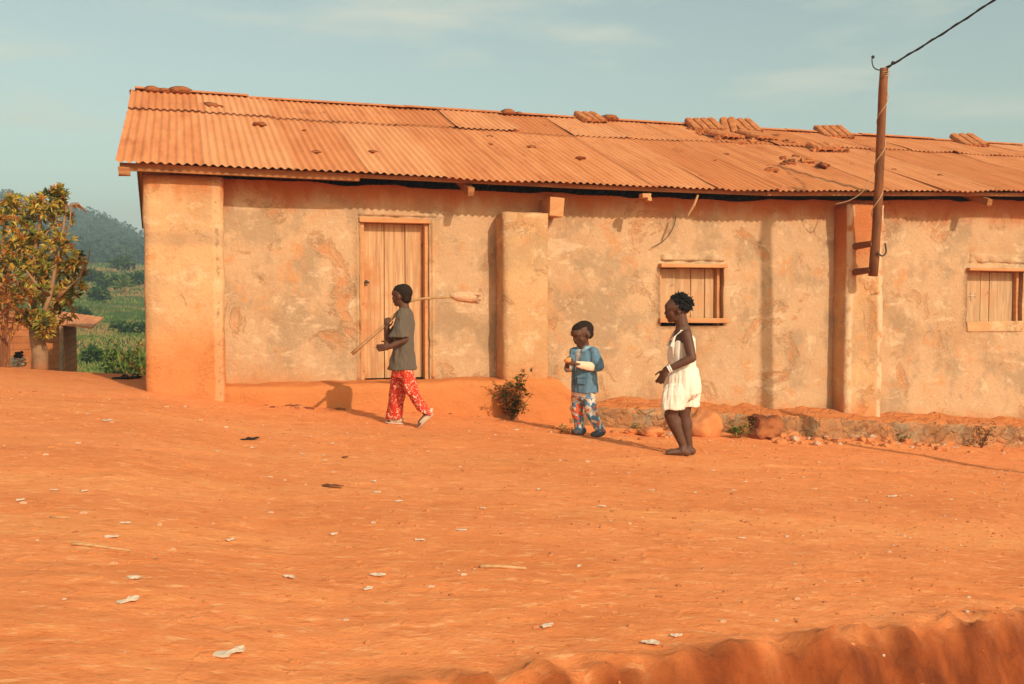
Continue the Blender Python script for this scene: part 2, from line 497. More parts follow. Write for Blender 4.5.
M = dict(
    ground=m_ground(),
    plaster=m_plaster('old_lime_render', .078, (.10, .48)),
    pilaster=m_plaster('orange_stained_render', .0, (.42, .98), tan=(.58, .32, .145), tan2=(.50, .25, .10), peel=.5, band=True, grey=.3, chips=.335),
    pilaster2=m_plaster('pilaster_render', .078, (.25, .75), tan=(.57, .32, .145), tan2=(.48, .24, .098), peel=.6, grey=.4),
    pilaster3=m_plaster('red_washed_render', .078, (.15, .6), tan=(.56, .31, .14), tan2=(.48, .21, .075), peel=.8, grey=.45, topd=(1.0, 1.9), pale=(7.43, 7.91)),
    plinth=m_plaster('mud_bench', .078, (.45, .85), tan=(.52, .22, .08), tan2=(.44, .165, .055), peel=.9, grey=.3, dust=True),
    footing=m_plaster('mud_footing', .078, (-.12, .16), tan=(.27, .125, .052), tan2=(.17, .085, .040), peel=.8, grey=.9, dust=True, rubble=True),
    sheet=m_sheet(),
    timber=m_wood('roof_timber', (.20, .075, .026), (.40, .165, .06), (3, 25, 25)),
    door=m_wood('door_planks', (.32, .15, .065), (.60, .34, .165), (30, 30, 1.2), (.44, .16, .055), .9),
    shutter=m_wood('shutter_planks', (.32, .19, .10), (.54, .33, .17), (26, 26, 1.6), (.48, .22, .09), .6),
    frame=m_wood('frame_wood', (.46, .2, .08), (.58, .27, .11), (6, 20, 20)),
    pole=m_wood('pole_wood', (.11, .042, .018), (.22, .082, .032), (30, 30, 2), (.30, .095, .03), .6),
    stick=m_wood('stick_wood', (.30, .16, .07), (.46, .25, .11), (20, 20, 20)),
    pale_block=simple('pale_block', (.60, .33, .18), .9, .2, 40, .5, .008),
    dark_metal=simple('dark_metal', (.05, .04, .035), .6, .3, 60, .2),
    wire=simple('black_wire', (.035, .032, .03), .6, .2, 60, 0),
    pale_cord=simple('pale_cord', (.48, .30, .16), .8, .2, 60, 0),
    tile=simple('clay_tile', (.44, .15, .05), .95, .3, 16, .3, .006),
    clod=m_stone('roof_clod', (.10, .032, .013), (.20, .065, .025), (.36, .115, .038)),
    rock=m_stone('red_rock', (.38, .12, .04), (.56, .22, .085), (.60, .20, .06)),
    rock_dark=m_stone('dark_red_rock', (.07, .018, .009), (.26, .075, .028), (.40, .13, .042)),
    grey=m_stone('pale_stone', (.42, .27, .17), (.6, .42, .3), (.58, .25, .1)),
    brick=m_brick(),
    paper=m_cloth('dirty_paper', (.62, .46, .32), (.55, .24, .09), .75, 90),
    dry=simple('dry_stalk', (.46, .25, .11), .9, .2, 50, .2),
    black=simple('black_rubber', (.018, .014, .012), .7, .3, 50, .2),
    skin=m_skin(),
    hair=simple('black_hair', (.010, .008, .007), .9, .3, 120, .8, .006, .2),
    short_hair=simple('cropped_hair', (.024, .014, .009), .95, .3, 150, .8, .004, .1),
    eye=simple('eye_white', (.30, .22, .17), .3, .05, 50, 0, spec=.5),
    pupil=simple('eye_pupil', (.008, .006, .005), .2, .1, 50, 0, spec=.5),
    shirt=m_cloth('grey_brown_cotton', (.115, .085, .058), (.19, .10, .05), .5),
    white=m_cloth('cream_cotton', (.78, .68, .54), (.66, .42, .24), .3),
    sleeve=m_cloth('peach_sleeve', (.74, .52, .34), (.62, .25, .09), .6),
    tee=m_cloth('white_tee', (.76, .70, .62), (.6, .4, .25), .2),
    sandal=simple('pale_sandal', (.52, .36, .25), .8, .15, 40, .1),
    shoe_dark=simple('dark_shoe', (.06, .065, .08), .8, .3, 40, .1),
    trousers=m_trousers(), leggings=m_leggings(), denim=m_denim(),
    collar=simple('pale_denim', (.23, .33, .36), .9, .15, 60, .1),
    bread=simple('orange_food', (.62, .24, .07), .8, .2, 40, .3),
    bark=m_stone('bark', (.20, .11, .055), (.36, .21, .11), (.36, .15, .06)),
    lg=m_leaf('leaf_green', (.21, .22, .030)), ly=m_leaf('leaf_yellow', (.60, .43, .07)),
    lo=m_leaf('leaf_orange', (.58, .25, .05)), ld=m_leaf('leaf_dark', (.06, .075, .018)),
    lb=m_leaf('leaf_brown', (.30, .095, .025)),
    vg=m_leaf('scrub_green', (.085, .15, .02)), vd=m_leaf('scrub_dark', (.028, .07, .016)),
    vl=m_leaf('scrub_light', (.23, .27, .05)), straw=m_leaf('dry_grass', (.44, .27, .10)),
    forest=m_leaf('forest_green', (.016, .040, .016), .1), forest2=m_leaf('forest_light', (.034, .066, .020), .1),
)

# ------------------------------------------------------------------ ground
def spaced(segs):
    out = []
    for a, b, n in segs: out += [a + (b - a) * i / n for i in range(n)]
    return out + [segs[-1][1]]

xs = spaced([(-700, -100, 14), (-100, -30, 24), (-30, -8, 30), (-8, -2, 50), (-2, 11, 340), (11, 16, 40), (16, 60, 26), (60, 900, 16)])
ys = spaced([(-60, -4, 8), (-4, 1.2, 14), (1.2, 2.1, 10), (2.1, 3.6, 95), (3.6, 4.2, 12), (4.2, 10.4, 120), (10.4, 16, 60), (16, 60, 40), (60, 240, 44), (240, 960, 16)])
nx, ny = len(xs), len(ys)
vs = [(x, y, g(x, y)) for y in ys for x in xs]
fs = [(j * nx + i, j * nx + i + 1, (j + 1) * nx + i + 1, (j + 1) * nx + i) for j in range(ny - 1) for i in range(nx - 1)]
mb = MB(); mb.add(vs, fs)
gr = tag(mb.build('ground', M['ground'], smooth=True), kind='structure')
att = gr.data.attributes.new('cut', 'FLOAT', 'POINT')
att.data.foreach_set('value', [sstep(-.06, .08, BANK(x) + .05 * nz(x * 3, 5) + .05 * nz(x * 9, 7) - y) if -9 < x < 20 else 0.0 for y in ys for x in xs])

# ------------------------------------------------------------------ house
HOUSE = Vector((0, 0, 0))
house = empty('mud_house', HOUSE)
tag(house, 'long low plastered mud house with rusty corrugated iron roof', 'house')
D, DP, DB = 10.1, 9.85, 9.75
EAVE = lambda X: lerp(X, [(-.7, 2.305), (1, 2.30), (2.9, 2.275), (5.9, 2.262), (7.8, 2.325), (9.9, 2.395), (13, 2.42)])
YE, YR = 9.62, 13.1
RIDGE = lambda X: 3.605 + .018 * nz(X * .7, 1.3)
def roof_z(X, Y):
    return EAVE(X) + (RIDGE(X) - EAVE(X)) * (Y - YE) / (YR - YE)
def on_roof(px, py):
    d = ray(px, py)
    t = 8.0
    while t < 30:
        p = CAM + d * t
        if p.y > YE and p.z <= roof_z(p.x, p.y): return p
        t += .01
    return None

XW0, XW1 = -.31, 13.0
openings = [(1.735, 2.452, .24, 1.905), (5.11, 5.917, .775, 1.475), (9.39, 10.29, .73, 1.475)]
ztop = lambda X: EAVE(X) - .055 + .03 * nz(X * 2.2, 8)
def grid_axis(a, b, marks, step):
    m = sorted({a, b, *marks}); out = []
    for p, q in zip(m, m[1:]):
        k = max(1, int(math.ceil((q - p) / step)))
        out += [p + (q - p) * i / k for i in range(k)]
    return out + [b]
wx = grid_axis(XW0, XW1, [v for o in openings for v in o[:2]], .10)
wz = grid_axis(-1.3, 2.2, [v for o in openings for v in o[2:]], .10)
mb = MB(); idx = {}
def wv(i, j, back=0):
    k = (i, j, back)
    if k not in idx:
        x, z = wx[i], wz[j]
        if j == len(wz) - 1: z = ztop(x)
        y = D + .016 * nz(x * 1.3, z * 1.3, 3) + .008 * nz(x * 4, z * 4, 6)
        rx = .012 * nz(x * 9, z * 9, 1); rz = .012 * nz(x * 9, z * 9, 5)
        if back: y = D + .2; rx *= .6; rz *= .6
        idx[k] = len(mb.v); mb.v.append((x + rx, y, z + rz))
    return idx[k]
def hole(i, j):
    if not (0 <= i < len(wx) - 1 and 0 <= j < len(wz) - 1): return False
    cx, cz = (wx[i] + wx[i + 1]) / 2, (wz[j] + wz[j + 1]) / 2
    return any(a < cx < b and c < cz < d for a, b, c, d in openings)
for i in range(len(wx) - 1):
    for j in range(len(wz) - 1):
        if not hole(i, j):
            mb.f.append((wv(i, j), wv(i + 1, j), wv(i + 1, j + 1), wv(i, j + 1))); mb.m.append(0)
            for (di, dj, a, b) in ((-1, 0, (i, j + 1), (i, j)), (1, 0, (i + 1, j), (i + 1, j + 1)), (0, -1, (i, j), (i + 1, j)), (0, 1, (i + 1, j + 1), (i, j + 1))):
                if hole(i + di, j + dj):
                    mb.f.append((wv(*a), wv(*b), wv(*b, 1), wv(*a, 1))); mb.m.append(0)
front_wall = mb.build('wall', M['plaster'], house, smooth=True)

mb = MB()      # inner leaf, side and rear walls with their gables
for a, b, c, d in openings: pass
xl, yb = XW0, 16.35
for xg in (XW0, XW1 - .22):
    prof = [(D + .12, -1.4), (yb, -1.4), (yb, 2.3), (YR, 3.5), (D + .12, 2.15)]
    vsx = [(xg, y, z) for y, z in prof] + [(xg + .22, y, z) for y, z in prof]
    n = 5
    mb.add(vsx, [(4, 3, 2, 1, 0), (5, 6, 7, 8, 9)] + [(k, (k + 1) % n, (k + 1) % n + n, k + n) for k in range(n)])
mb.box(((XW0 + XW1) / 2, yb, .45), (XW1 - XW0 - .45, .2, 3.7))
mb.build('rear_wall', M['plaster'], house)

def rough_block(name, m, x0, x1, y0, y1, zb, zt, amp=.012, step=.07, top=None, r=.02, front=None, hf=0):
    """plastered block: subdivided box with an uneven surface and worn arrises"""
    mbx = MB()
    ax = grid_axis(x0, x1, [], step); ay = grid_axis(y0, y1, [], step); az = grid_axis(zb, zt, [], step)
    ids = {}
    cx, cy = (x0 + x1) / 2, (y0 + y1) / 2
    def v(p):
        k = tuple(round(q, 4) for q in p)
        if k not in ids:
            x, y, z = p
            nxn = Vector((0, 0, 0))
            e = 0
            for q, lo, hi, a in ((x, x0, x1, 0), (y, y0, y1, 1), (z, zb, zt, 2)):
                if abs(q - lo) < 1e-5: nxn[a] -= 1; e += 1
                if abs(q - hi) < 1e-5: nxn[a] += 1; e += 1
            w = amp * (nz(x * 3, y * 3 + 7, z * 3) + .6 * nz(x * 8, y * 8, z * 8 + 3))
            if e >= 2: w -= r * (.6 + .7 * abs(nz(x * 6, y * 6, z * 6)))
            w += hf * (nz(x * 11, y * 11, z * 13) + .7 * nz(x * 23, y * 23, z * 25)) * (1 if abs(y - y0) < 1e-5 else .25)
            q = Vector(p) + nxn.normalized() * w
            if front: q.y += front(x) * (y1 - y) / (y1 - y0)
            if top and abs(z - zt) < 1e-5: q.z += top(x, y)
            elif top: q.z += top(x, y) * (z - zb) / (zt - zb)
            ids[k] = len(mbx.v); mbx.v.append(q)
        return ids[k]
    def quad(a, b, c, d): mbx.f.append((v(a), v(b), v(c), v(d))); mbx.m.append(0)
    for x, x2 in zip(ax, ax[1:]):
        for z, z2 in zip(az, az[1:]):
            quad((x, y0, z), (x2, y0, z), (x2, y0, z2), (x, y0, z2))
        for y, y2 in zip(ay, ay[1:]):
            quad((x, y, zt), (x2, y, zt), (x2, y2, zt), (x, y2, zt))
    for y, y2 in zip(ay, ay[1:]):
        for z, z2 in zip(az, az[1:]):
            quad((x0, y2, z), (x0, y, z), (x0, y, z2), (x0, y2, z2))
            quad((x1, y, z), (x1, y2, z), (x1, y2, z2), (x1, y, z2))
    return mbx.build(name, m, house, smooth=True)

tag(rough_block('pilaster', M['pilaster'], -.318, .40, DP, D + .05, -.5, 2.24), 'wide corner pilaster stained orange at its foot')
tag(rough_block('pilaster', M['pilaster2'], 3.175, 3.675, DP - .03, D + .05, -.8, 1.985), 'short pilaster ending below the eave')
tag(rough_block('pilaster', M['pilaster3'], 7.41, 7.93, DP, D + .05, -1.2, 2.2), 'pilaster washed red that carries the pole')
rough_block('bench', M['plinth'], .36, 4.02, DB + .02, D + .04, -.8, .255, .014, .05, lambda x, y: .012 * nz(x * 2, 4) - .17 * sstep(3.72, 4.0, x) - .02 * max(0, (D - y) / .35), .03, lambda x: .085 * (1 - sstep(.36, .8, x)), .008)
PT = lambda x, y: (-.10 - .076 * (x - 4.2) + .3) + .02 * nz(x * 1.1, 6) + .008 * nz(x * 4, 6) - .06 * max(0, (D - y) / .55)
rough_block('footing', M['footing'], 3.86, 13, 9.55, D + .04, -1.3, -.2, .035, .036, lambda x, y: PT(x, y), .03, lambda x: .20 * (1 - sstep(3.9, 4.7, x)), .032)

# door
DX0, DX1, DZ0, DZ1 = openings[0]
def planks(name, m, x0, x1, z0, z1, y, seams, parent, thick=.03):
    mbx = MB(); e = [x0, *seams, x1]
    for a, b in zip(e, e[1:]):
        t = random.uniform(-.006, .006)
        mbx.box(((a + b) / 2, y + t, (z0 + z1) / 2 + random.uniform(-.004, .004)), (b - a - .007, thick, z1 - z0), Matrix.Rotation(random.uniform(-.003, .003), 3, 'Y'))
    return mbx.build(name, m, parent)
def bevel(o, w=.006):
    b = o.modifiers.new('bevel', 'BEVEL'); b.width = w; b.segments = 2; b.limit_method = 'ANGLE'
    return o
door = bevel(planks('door', M['door'], DX0 + .045, DX1 - .045, DZ0 + .02, DZ1 - .05, D + .125, [2.0, 2.06 + .16], house), .003)
mb = MB()
mb.box((DX0 + .02, D + .07, (DZ0 + DZ1) / 2 - .02), (.05, .10, DZ1 - DZ0 - .05), jit=.004)
mb.box((DX1 - .02, D + .07, (DZ0 + DZ1) / 2 - .02), (.05, .10, DZ1 - DZ0 - .05), jit=.004)
mb.box(((DX0 + DX1) / 2, D + .05, DZ1 - .02), (DX1 - DX0 + .02, .15, .05), jit=.004)
bevel(mb.build('door_frame', M['frame'], door))
mb = MB(); p = P(366, 283, D + .07)
mb.tube([p + Vector((-.03, 0, 0)), p + Vector((.035, 0, .005))], .009, 8); mb.ell(p + Vector((.0, -.012, .012)), (.018, .012, .018))
mb.build('door_bolt', M['dark_metal'], door, smooth=True)
for a, b, c, d in openings:
    mb = MB(); mb.box(((a + b) / 2, D + .24, (c + d) / 2), (b - a + .3, .02, d - c + .4)); mb.build('backing_board', M['black'], house)
# plaster surround of the door and the lintel scars over the openings
def crust(x0, x1, z0, z1, m, amp=.02, seed=0):
    mbx = MB(); a = grid_axis(x0, x1, [], .03); b = grid_axis(z0, z1, [], .025); ids = []
    for j, z in enumerate(b):
        for i, x in enumerate(a):
            ed = min(i, len(a) - 1 - i, j, len(b) - 1 - j)
            y = D + .012 - (.03 + amp * nz(x * 9, z * 9, seed)) * (1 if ed > 0 else 0)
            if ed == 0: y = D + .03
            dz = .03 * nz(x * 8, seed + 3) if j in (0, len(b) - 1) else 0
            mbx.v.append((x, y, z + dz))
    na = len(a)
    for j in range(len(b) - 1):
        for i in range(na - 1):
            mbx.f.append((j * na + i, j * na + i + 1, (j + 1) * na + i + 1, (j + 1) * na + i)); mbx.m.append(0)
    return mbx.build('lintel_render', m, house, smooth=True)
crust(DX0 - .04, DX1 + .10, DZ1 + .005, DZ1 + .075, M['plaster'], .02, 1)
crust(DX0 - .05, DX0 - .005, DZ0, DZ1, M['pilaster2'], .012, 4)
crust(DX1 + .005, DX1 + .075, DZ0, DZ1, M['pilaster2'], .012, 5)
crust(5.10, 5.95, 1.500, 1.60, M['plaster'], .035, 2)
crust(9.40, 10.42, 1.525, 1.67, M['plaster'], .035, 3)

def window(x0, x1, z0, z1, seams, sill):
    f = MB(); yy = D + .10
    f.box((x0 + .025, yy, (z0 + z1) / 2), (.05, .08, z1 - z0), jit=.003)
    f.box((x1 - .025, yy, (z0 + z1) / 2), (.05, .08, z1 - z0), jit=.003)
    f.box(((x0 + x1) / 2, D + .03, z1 - .018), (x1 - x0 + .04, .20, .04), jit=.004)
    win = bevel(f.build('window', M['frame'], house))
    sh = bevel(planks('shutter', M['shutter'], x0 + .055, x1 - .055, z0 + .06, z1 - .045, D + .135, seams, win), .003)
    s = MB()
    if sill: s.box(((x0 + x1) / 2 + .01, D + .02, z0 + .06), (x1 - x0 + .07, .16, .055), Matrix.Rotation(R(.6), 3, 'Y'), jit=.006)
    else: s.box(((x0 + x1) / 2, D + .07, z0 + .005), (x1 - x0 - .01, .17, .12), jit=.01)
    bevel(s.build('sill', M['frame'] if sill else M['pilaster3'], win))
    return win
w1 = window(*openings[1], [5.37, 5.56, 5.74], True)
w2 = window(*openings[2], [9.72, 9.86], False)
def chalk(strokes):      # chalked strokes on the far shutter
    mbx = MB()
    for a, b, c, d in strokes: mbx.tube([P(a, b, D + .117), P(c, d, D + .117)], .005, 5)
    mbx.build('chalk_mark', M['paper'], w2)
chalk(((968.5, 296, 975.5, 295.5), (971, 293, 971.5, 301), (975.5, 293, 975.5, 299), (975.5, 299, 973, 299.5)))
chalk(((992, 281, 992.5, 287), (992.3, 284, 996.2, 283.5), (996, 280, 996, 286)))

# timber under the eave and the roof itself
mb = MB()
def beam(p, q, w, h): 
    p, q = Vector(p), Vector(q); d = q - p
    rot = d.to_track_quat('X', 'Z').to_matrix()
    mb.box((p + q) / 2, (d.length, w, h), rot, jit=.004)
kx = [-.55, 1.62, 3.9, 6.2, 8.6, 10.6, 13.1]
for a, b in zip(kx, kx[1:]):
    off, yy = (-.03, .11) if a < 1 else (-.012, .13)
    beam((a + .04, YE + yy, EAVE(a) + off), (b + .05, YE + yy + .012, EAVE(b) + off), .05, .07 if a < 1 else .04)
for X in (-.3, 1.25, 2.78, 4.02, 5.0, 6.2, 7.3, 8.35, 9.3, 10.4, 11.6):
    y0 = YE + .04 if X in (2.78, 9.3) else YE + .5
    beam((X, y0, roof_z(X, y0) - .14), (X, YR, roof_z(X, YR) - .14), .07, .08)
for Y in (10.3, 11.3, 12.1, 12.9):
    [beam((a, Y, roof_z(a, Y) - .075), (b_, Y, roof_z(b_, Y) - .075), .06, .04) for a, b_ in zip(kx, kx[1:])]
p = P(121, 170, YE + .09)
mb.box(p + Vector((.03, 0, -.01)), (.10, .10, .075), jit=.006)
roof = mb.build('roof', M['timber'], house)
mb = MB()
p = P(556, 207, DP - .02); mb.box(p + Vector((0, .12, 0)), (.16, .30, .19), Matrix.Rotation(R(4), 3, 'Y'), jit=.008)
tag(bevel(mb.build('beam_end', M['frame'], house), .008), 'square beam end beside the short pilaster')
mb = MB(); p = P(645, 196, YE + .08)
mb.box(p, (.10, .10, .05), jit=.005); mb.box(p + Vector((.03, -.03, -.035)), (.05, .06, .04), jit=.005)
bevel(mb.build('beam_end', M['frame'], house), .006)

PITCH, AMP = .076, .0098
def sheet(x0, x1, ya, yb_, lift, skew, warp, n_y=10, back=False):
    mbx = MB(); per = 8
    nxs = int((x1 - x0) / PITCH * per); 
    for j in range(n_y + 1):
        t = j / n_y
        for i in range(nxs + 1):
            x = x0 + (x1 - x0) * i / nxs
            xx = x + skew * (t - .5)
            y = ya + (yb_ - ya) * t + (.010 * nz(x * 1.7, ya * 3) if j in (0, n_y) else 0) + skew * (x - x0) * .6
            if back: zz = RIDGE(xx) - (y - YR) * .40
            else: zz = roof_z(xx, y)
            e = abs(i / nxs - .5) * 2
            zz += lift + AMP * math.cos(2 * math.pi * x / PITCH) + warp * (1 - t) ** 2 * (e ** 3) * (1 if i > nxs / 2 else .4) + .011 * nz(xx * 1.6, y * 1.6, 2) + .006 * nz(xx * 5, y * 4, 7)
            mbx.v.append((xx, y, zz))
    w = nxs + 1
    for j in range(n_y):
        for i in range(nxs):
            mbx.f.append((j * w + i, j * w + i + 1, (j + 1) * w + i + 1, (j + 1) * w + i)); mbx.m.append(0)
    return mbx.build('roof_sheet', M['sheet'], roof, smooth=True)
rs = random.Random(5)
for row in range(2):
    x = -.535; k = 0
    while x < 13:
        wd = PITCH * 11
        if row == 0:
            # sheets come in two lengths of run; a step shows where a new run starts
            eoff = {0: 0, 1: .0, 2: 0}.get(k, rs.uniform(-.025, .03))
            sheet(x, x + wd, YE + eoff, 12.15, .002 + (k % 2) * .004, rs.uniform(-.012, .012), rs.choice([.0, .0, .006, .02, .045] if x > 3 else [0, .0, .006]))
        else:
            sheet(x, x + wd, 11.98 + rs.uniform(-.07, .07), YR + .02, rs.choice([.012, .016, .022]) + (k % 2) * .007, rs.uniform(-.02, .02), rs.choice([0, 0, .01, .03, .05]), 6)
        x += wd - PITCH * 1.0; k += 1
sheet(-.56, 13.2, YR, 16.7, .02, 0, 0, 4, back=True)
mb = MB()
x = -.5
while x < 13:
    L = rs.uniform(1.2, 2.2)
    rot = Matrix.Rotation(rs.uniform(-.008, .008), 3, 'Y')
    zc = RIDGE(x + L / 2) + .048 + rs.uniform(-.008, .012)
    c0 = Vector((x + L / 2, YR, zc))
    for sgn in (-1, 1):
        mb.box(c0 + Vector((0, sgn * .045, -.014)), (L - .004, .095, .007), Matrix.Rotation(sgn * -.36, 3, 'X') @ rot)
    x += L
tag(mb.build('ridge_cap', M['sheet'], roof))
# mud daubed on the pilaster below the pole
mb = MB()
p = P(868, 286, DP)
for k in range(9):
    mb.ell(p + Vector((rs.uniform(-.09, .13), .02, rs.uniform(-.10, .08))), (rs.uniform(.05, .1), rs.uniform(.03, .06), rs.uniform(.05, .09)))
fuse(mb, 'mud_daub', M['pilaster3'], house, .015, 4, (.012, 14, 14))

# ------------------------------------------------------------------ things on the roof
def tile_piece(px, py, w, d, tilt, yaw, ridges, label, lift=.05, stack=1):
    py += 4; p = on_roof(px, py)
    while p is None or p.y > YR - .12: py += 1; p = on_roof(px, py)
    o = p + Vector((0, 0, .045 + lift * .55))
    mbx = MB()
    rot = Matrix.Rotation(yaw, 3, 'Z') @ Matrix.Rotation(tilt + .06, 3, 'X') @ Matrix.Rotation(-.05, 3, 'Y')
    w, d = w * 1.0, d * 1.3; o = o + Vector((0, -.02, .0))
    n = ridges * 10; m = 4
    for s_ in range(stack):
        base = len(mbx.v)
        for side in (0, 1):
            for j in range(m + 1):
                for i in range(n + 1):
                    u = i / n - .5; v = j / m - .5
                    z = abs(math.sin(math.pi * ridges * i / n)) ** .22 * .034 - side * .034 + s_ * .035
                    q = Vector((u * w + .012 * nz(v * 5, u * 3, px), v * d * (1 + .12 * nz(u * 9, px)), z))
                    mbx.v.append(o + rot @ q)
        w_ = n + 1; half = (m + 1) * w_
        for j in range(m):
            for i in range(n):
                a = base + j * w_ + i
                mbx.f.append((a, a + 1, a + 1 + w_, a + w_)); mbx.m.append(0)
                a += half; mbx.f.append((a + w_, a + w_ + 1, a + 1, a)); mbx.m.append(0)
        for i in range(n):
            a = base + i; mbx.f.append((a + half, a + half + 1, a + 1, a)); mbx.m.append(0)
            a = base + m * w_ + i; mbx.f.append((a, a + 1, a + half + 1, a + half)); mbx.m.append(0)
        for j in range(m):
            a = base + j * w_; mbx.f.append((a, a + w_, a + w_ + half, a + half)); mbx.m.append(0)
            a = base + j * w_ + n; mbx.f.append((a + half, a + w_ + half, a + w_, a)); mbx.m.append(0)
    ob = mbx.build('clay_tile', M['tile'], origin=o)
    return tag(ob, label, 'clay tile', 'loose tiles weighting the roof')
tile_piece(590, 118, .34, .30, R(22), R(5), 3, 'ridged clay tile lying alone on the roof above the short pilaster', .03)
tile_piece(704, 127, .46, .34, R(26), R(-6), 4, 'large ridged tile propped at left end of the tile heap', .07)
tile_piece(724, 135, .50, .26, R(15), R(24), 4, 'broad tile lying flat at the foot of the tile heap', .03)
tile_piece(728, 129, .22, .34, R(34), R(-22), 2, 'narrow two-ridge tile standing in the middle of the tile heap', .09)
tile_piece(745, 129, .36, .36, R(27), R(-4), 3, 'uppermost tile of the heap tipped towards the ridge', .10)
tile_piece(757, 136, .46, .30, R(17), R(20), 4, 'wide dusty tile at right end of the tile heap', .035)
tile_piece(833, 132, .46, .34, R(26), R(-8), 4, 'four-ridge tile on the ridge left of the leaning pole', .05)
tile_piece(968, 139, .42, .36, R(26), R(-8), 3, 'ridged tile on the ridge right of the leaning pole', .05)
tile_piece(823, 147, .42, .2, R(22), R(8), 3, 'thin broken tile lying on the sheet seam near the pole', .02)

FR = random.Random(31)
def fragment(px, py, w):
    p = on_roof(px, py); mbx = MB(); o = p + Vector((0, 0, .03))
    rot = Matrix.Rotation(FR.uniform(-.9, .9), 3, 'Z') @ Matrix.Rotation(FR.uniform(.1, .7), 3, 'X') @ Matrix.Rotation(FR.uniform(-.3, .3), 3, 'Y')
    mbx.box(o, (w, w * FR.uniform(.4, .8), .035), rot, jit=w * .09)
    if FR.random() < .6: mbx.box(o + rot @ Vector((w * .12, w * .1, .026)), (w * .5, w * .3, .025), rot, jit=w * .06)
    tag(bevel(mbx.build('tile_fragment', M['tile' if FR.random() < .5 else 'clod'], origin=o), .006), 'broken shard of clay tile lying on the rusty roof right of its middle', 'tile fragment', 'broken tile shards on the roof')
for px, py, w in ((716, 141, .14), (738, 144, .16), (752, 143, .12), (766, 142, .18), (774, 138, .15), (786, 144, .10), (797, 145, .12), (815, 152, .14), (828, 151, .18), (838, 148, .14), (808, 163, .16), (824, 169, .20), (790, 165, .16), (773, 172, .16), (783, 160, .08), (846, 153, .08), (700, 136, .12), (689, 131, .09)): fragment(px, py, w)

def rock_mesh(r, seed, sx=1, sy=1, sz=.7, sub=2, amp=.35):
    import bmesh
    bm = bmesh.new(); bmesh.ops.create_icosphere(bm, subdivisions=sub, radius=1)
    for v in bm.verts:
        c = v.co
        k = 1 + amp * nz(c.x * 1.1 + seed, c.y * 1.1, c.z * 1.1) + amp * .5 * nz(c.x * 2.6, c.y * 2.6 + seed, c.z * 2.6)
        v.co = Vector((c.x * sx * r * k, c.y * sy * r * k, c.z * sz * r * k))
    me = bpy.data.meshes.new('rock'); bm.to_mesh(me); bm.free()
    return me
def rock(name, loc, r, seed, m, label, cat, group=None, s=(1, 1, .7), sub=2, amp=.35, smooth=False, rz=None):
    me = rock_mesh(r, seed, *s, sub, amp); me.name = name; me.materials.append(m)
    if smooth: me.polygons.foreach_set('use_smooth', [True] * len(me.polygons))
    ob = link(name, me, None, loc); ob.rotation_euler = (0, 0, rs.uniform(-.4, .4) if rz is None else rz)
    return tag(ob, label, cat, group)

for (px, py, w, lab) in ((152, 89, .16, 'brown stone chunk at the left tip of the roof ridge'), (180, 91, .2, 'flat brown brick piece on the ridge near its left tip'),
                         (165, 89, .11, 'small stone between two chunks at the left ridge tip'), (508, 111, .16, 'flat stone on the roof ridge above the short pilaster'),
                         (519, 112, .09, 'small stone resting against a flat ridge stone'), (609, 115, .20, 'long flat stone on the ridge right of a lone tile')):
    py += 3; p = on_roof(px, py)
    while p is None or p.y > YR - .03: py += .5; p = on_roof(px, py)
    rock('stone', p + Vector((0, 0, .05)), w * .72, px, M['clod'], lab, 'stone', 'stones along the ridge', (1, .8, .38), 2, .3, rz=.1)
clods = [(213, 108, .10), (260, 126, .075), (316, 153, .05), (373, 153, .05), (304, 131, .03), (324, 113, .03), (490, 137, .04), (531, 148, .05), (581, 160, .06), (700, 177, .03),
         (726, 155, .04), (716, 161, .03), (770, 171, .07), (783, 165, .05), (790, 163, .05), (795, 157, .05), (806, 162, .08), (822, 168, .09), (834, 150, .05), (820, 150, .06), (852, 165, .03), (894, 170, .03), (940, 176, .04), (490, 145, .035)]
for i, (px, py, r) in enumerate(clods):
    p = on_roof(px, py)
    rock('clod', p + Vector((0, 0, r * .28)), r * .85, i * 3.7, M['clod'], 'small dark clod or leaf scrap lying on the rusty roof', 'clod', 'clods scattered over the roof', (1.3, .9, .42), 2, .55)

# ------------------------------------------------------------------ poles and wires
def smooth(pts, k=6):
    pts = [Vector(p) for p in pts]; q = [pts[0] * 2 - pts[1]] + pts + [pts[-1] * 2 - pts[-2]]; out = []
    for a, b, c, d in zip(q, q[1:], q[2:], q[3:]):
        for i in range(k):
            t = i / k
            out.append(.5 * ((2 * b) + (c - a) * t + (2 * a - 5 * b + 4 * c - d) * t * t + (3 * b - a - 3 * c + d) * t ** 3))
    return out + [pts[-1]]
HZ = lambda p: Vector(p)
top = P(885, 68, 9.35); bot = P(873, 276, 9.60)
pole = empty('wooden_pole', bot)
tag(pole, 'slim leaning wooden pole fixed to the pilaster with a cable on top', 'pole')
mb = MB()
pts = [bot.lerp(top, t) + Vector((.012 * math.sin(t * 5), 0, 0)) for t in [i / 10 for i in range(11)]]
mb.tube(pts, [.053 - .007 * i / 10 + .002 * math.sin(i * 2.3) for i in range(11)], 12)
mb.build('shaft', M['pole'], pole, bot, True)
for t in (.03, .16):
    p = bot.lerp(top, t); mb = MB()
    mb.tube([p + Vector((-.03, .0, 0)), Vector((p.x - .055, DP + .03, p.z - .02))], [.034, .042], 6)
    mb.build('bracket', M['pole'], pole, bot)
mb = MB(); ax = (top - bot).normalized(); a1 = ax.orthogonal().normalized(); a2 = ax.cross(a1)
def helix(t0, t1, turns, r):
    n = int(24 * turns)
    return [bot.lerp(top, t0 + (t1 - t0) * i / n) + (a1 * math.cos(2 * math.pi * turns * i / n) + a2 * math.sin(2 * math.pi * turns * i / n)) * r for i in range(n + 1)]
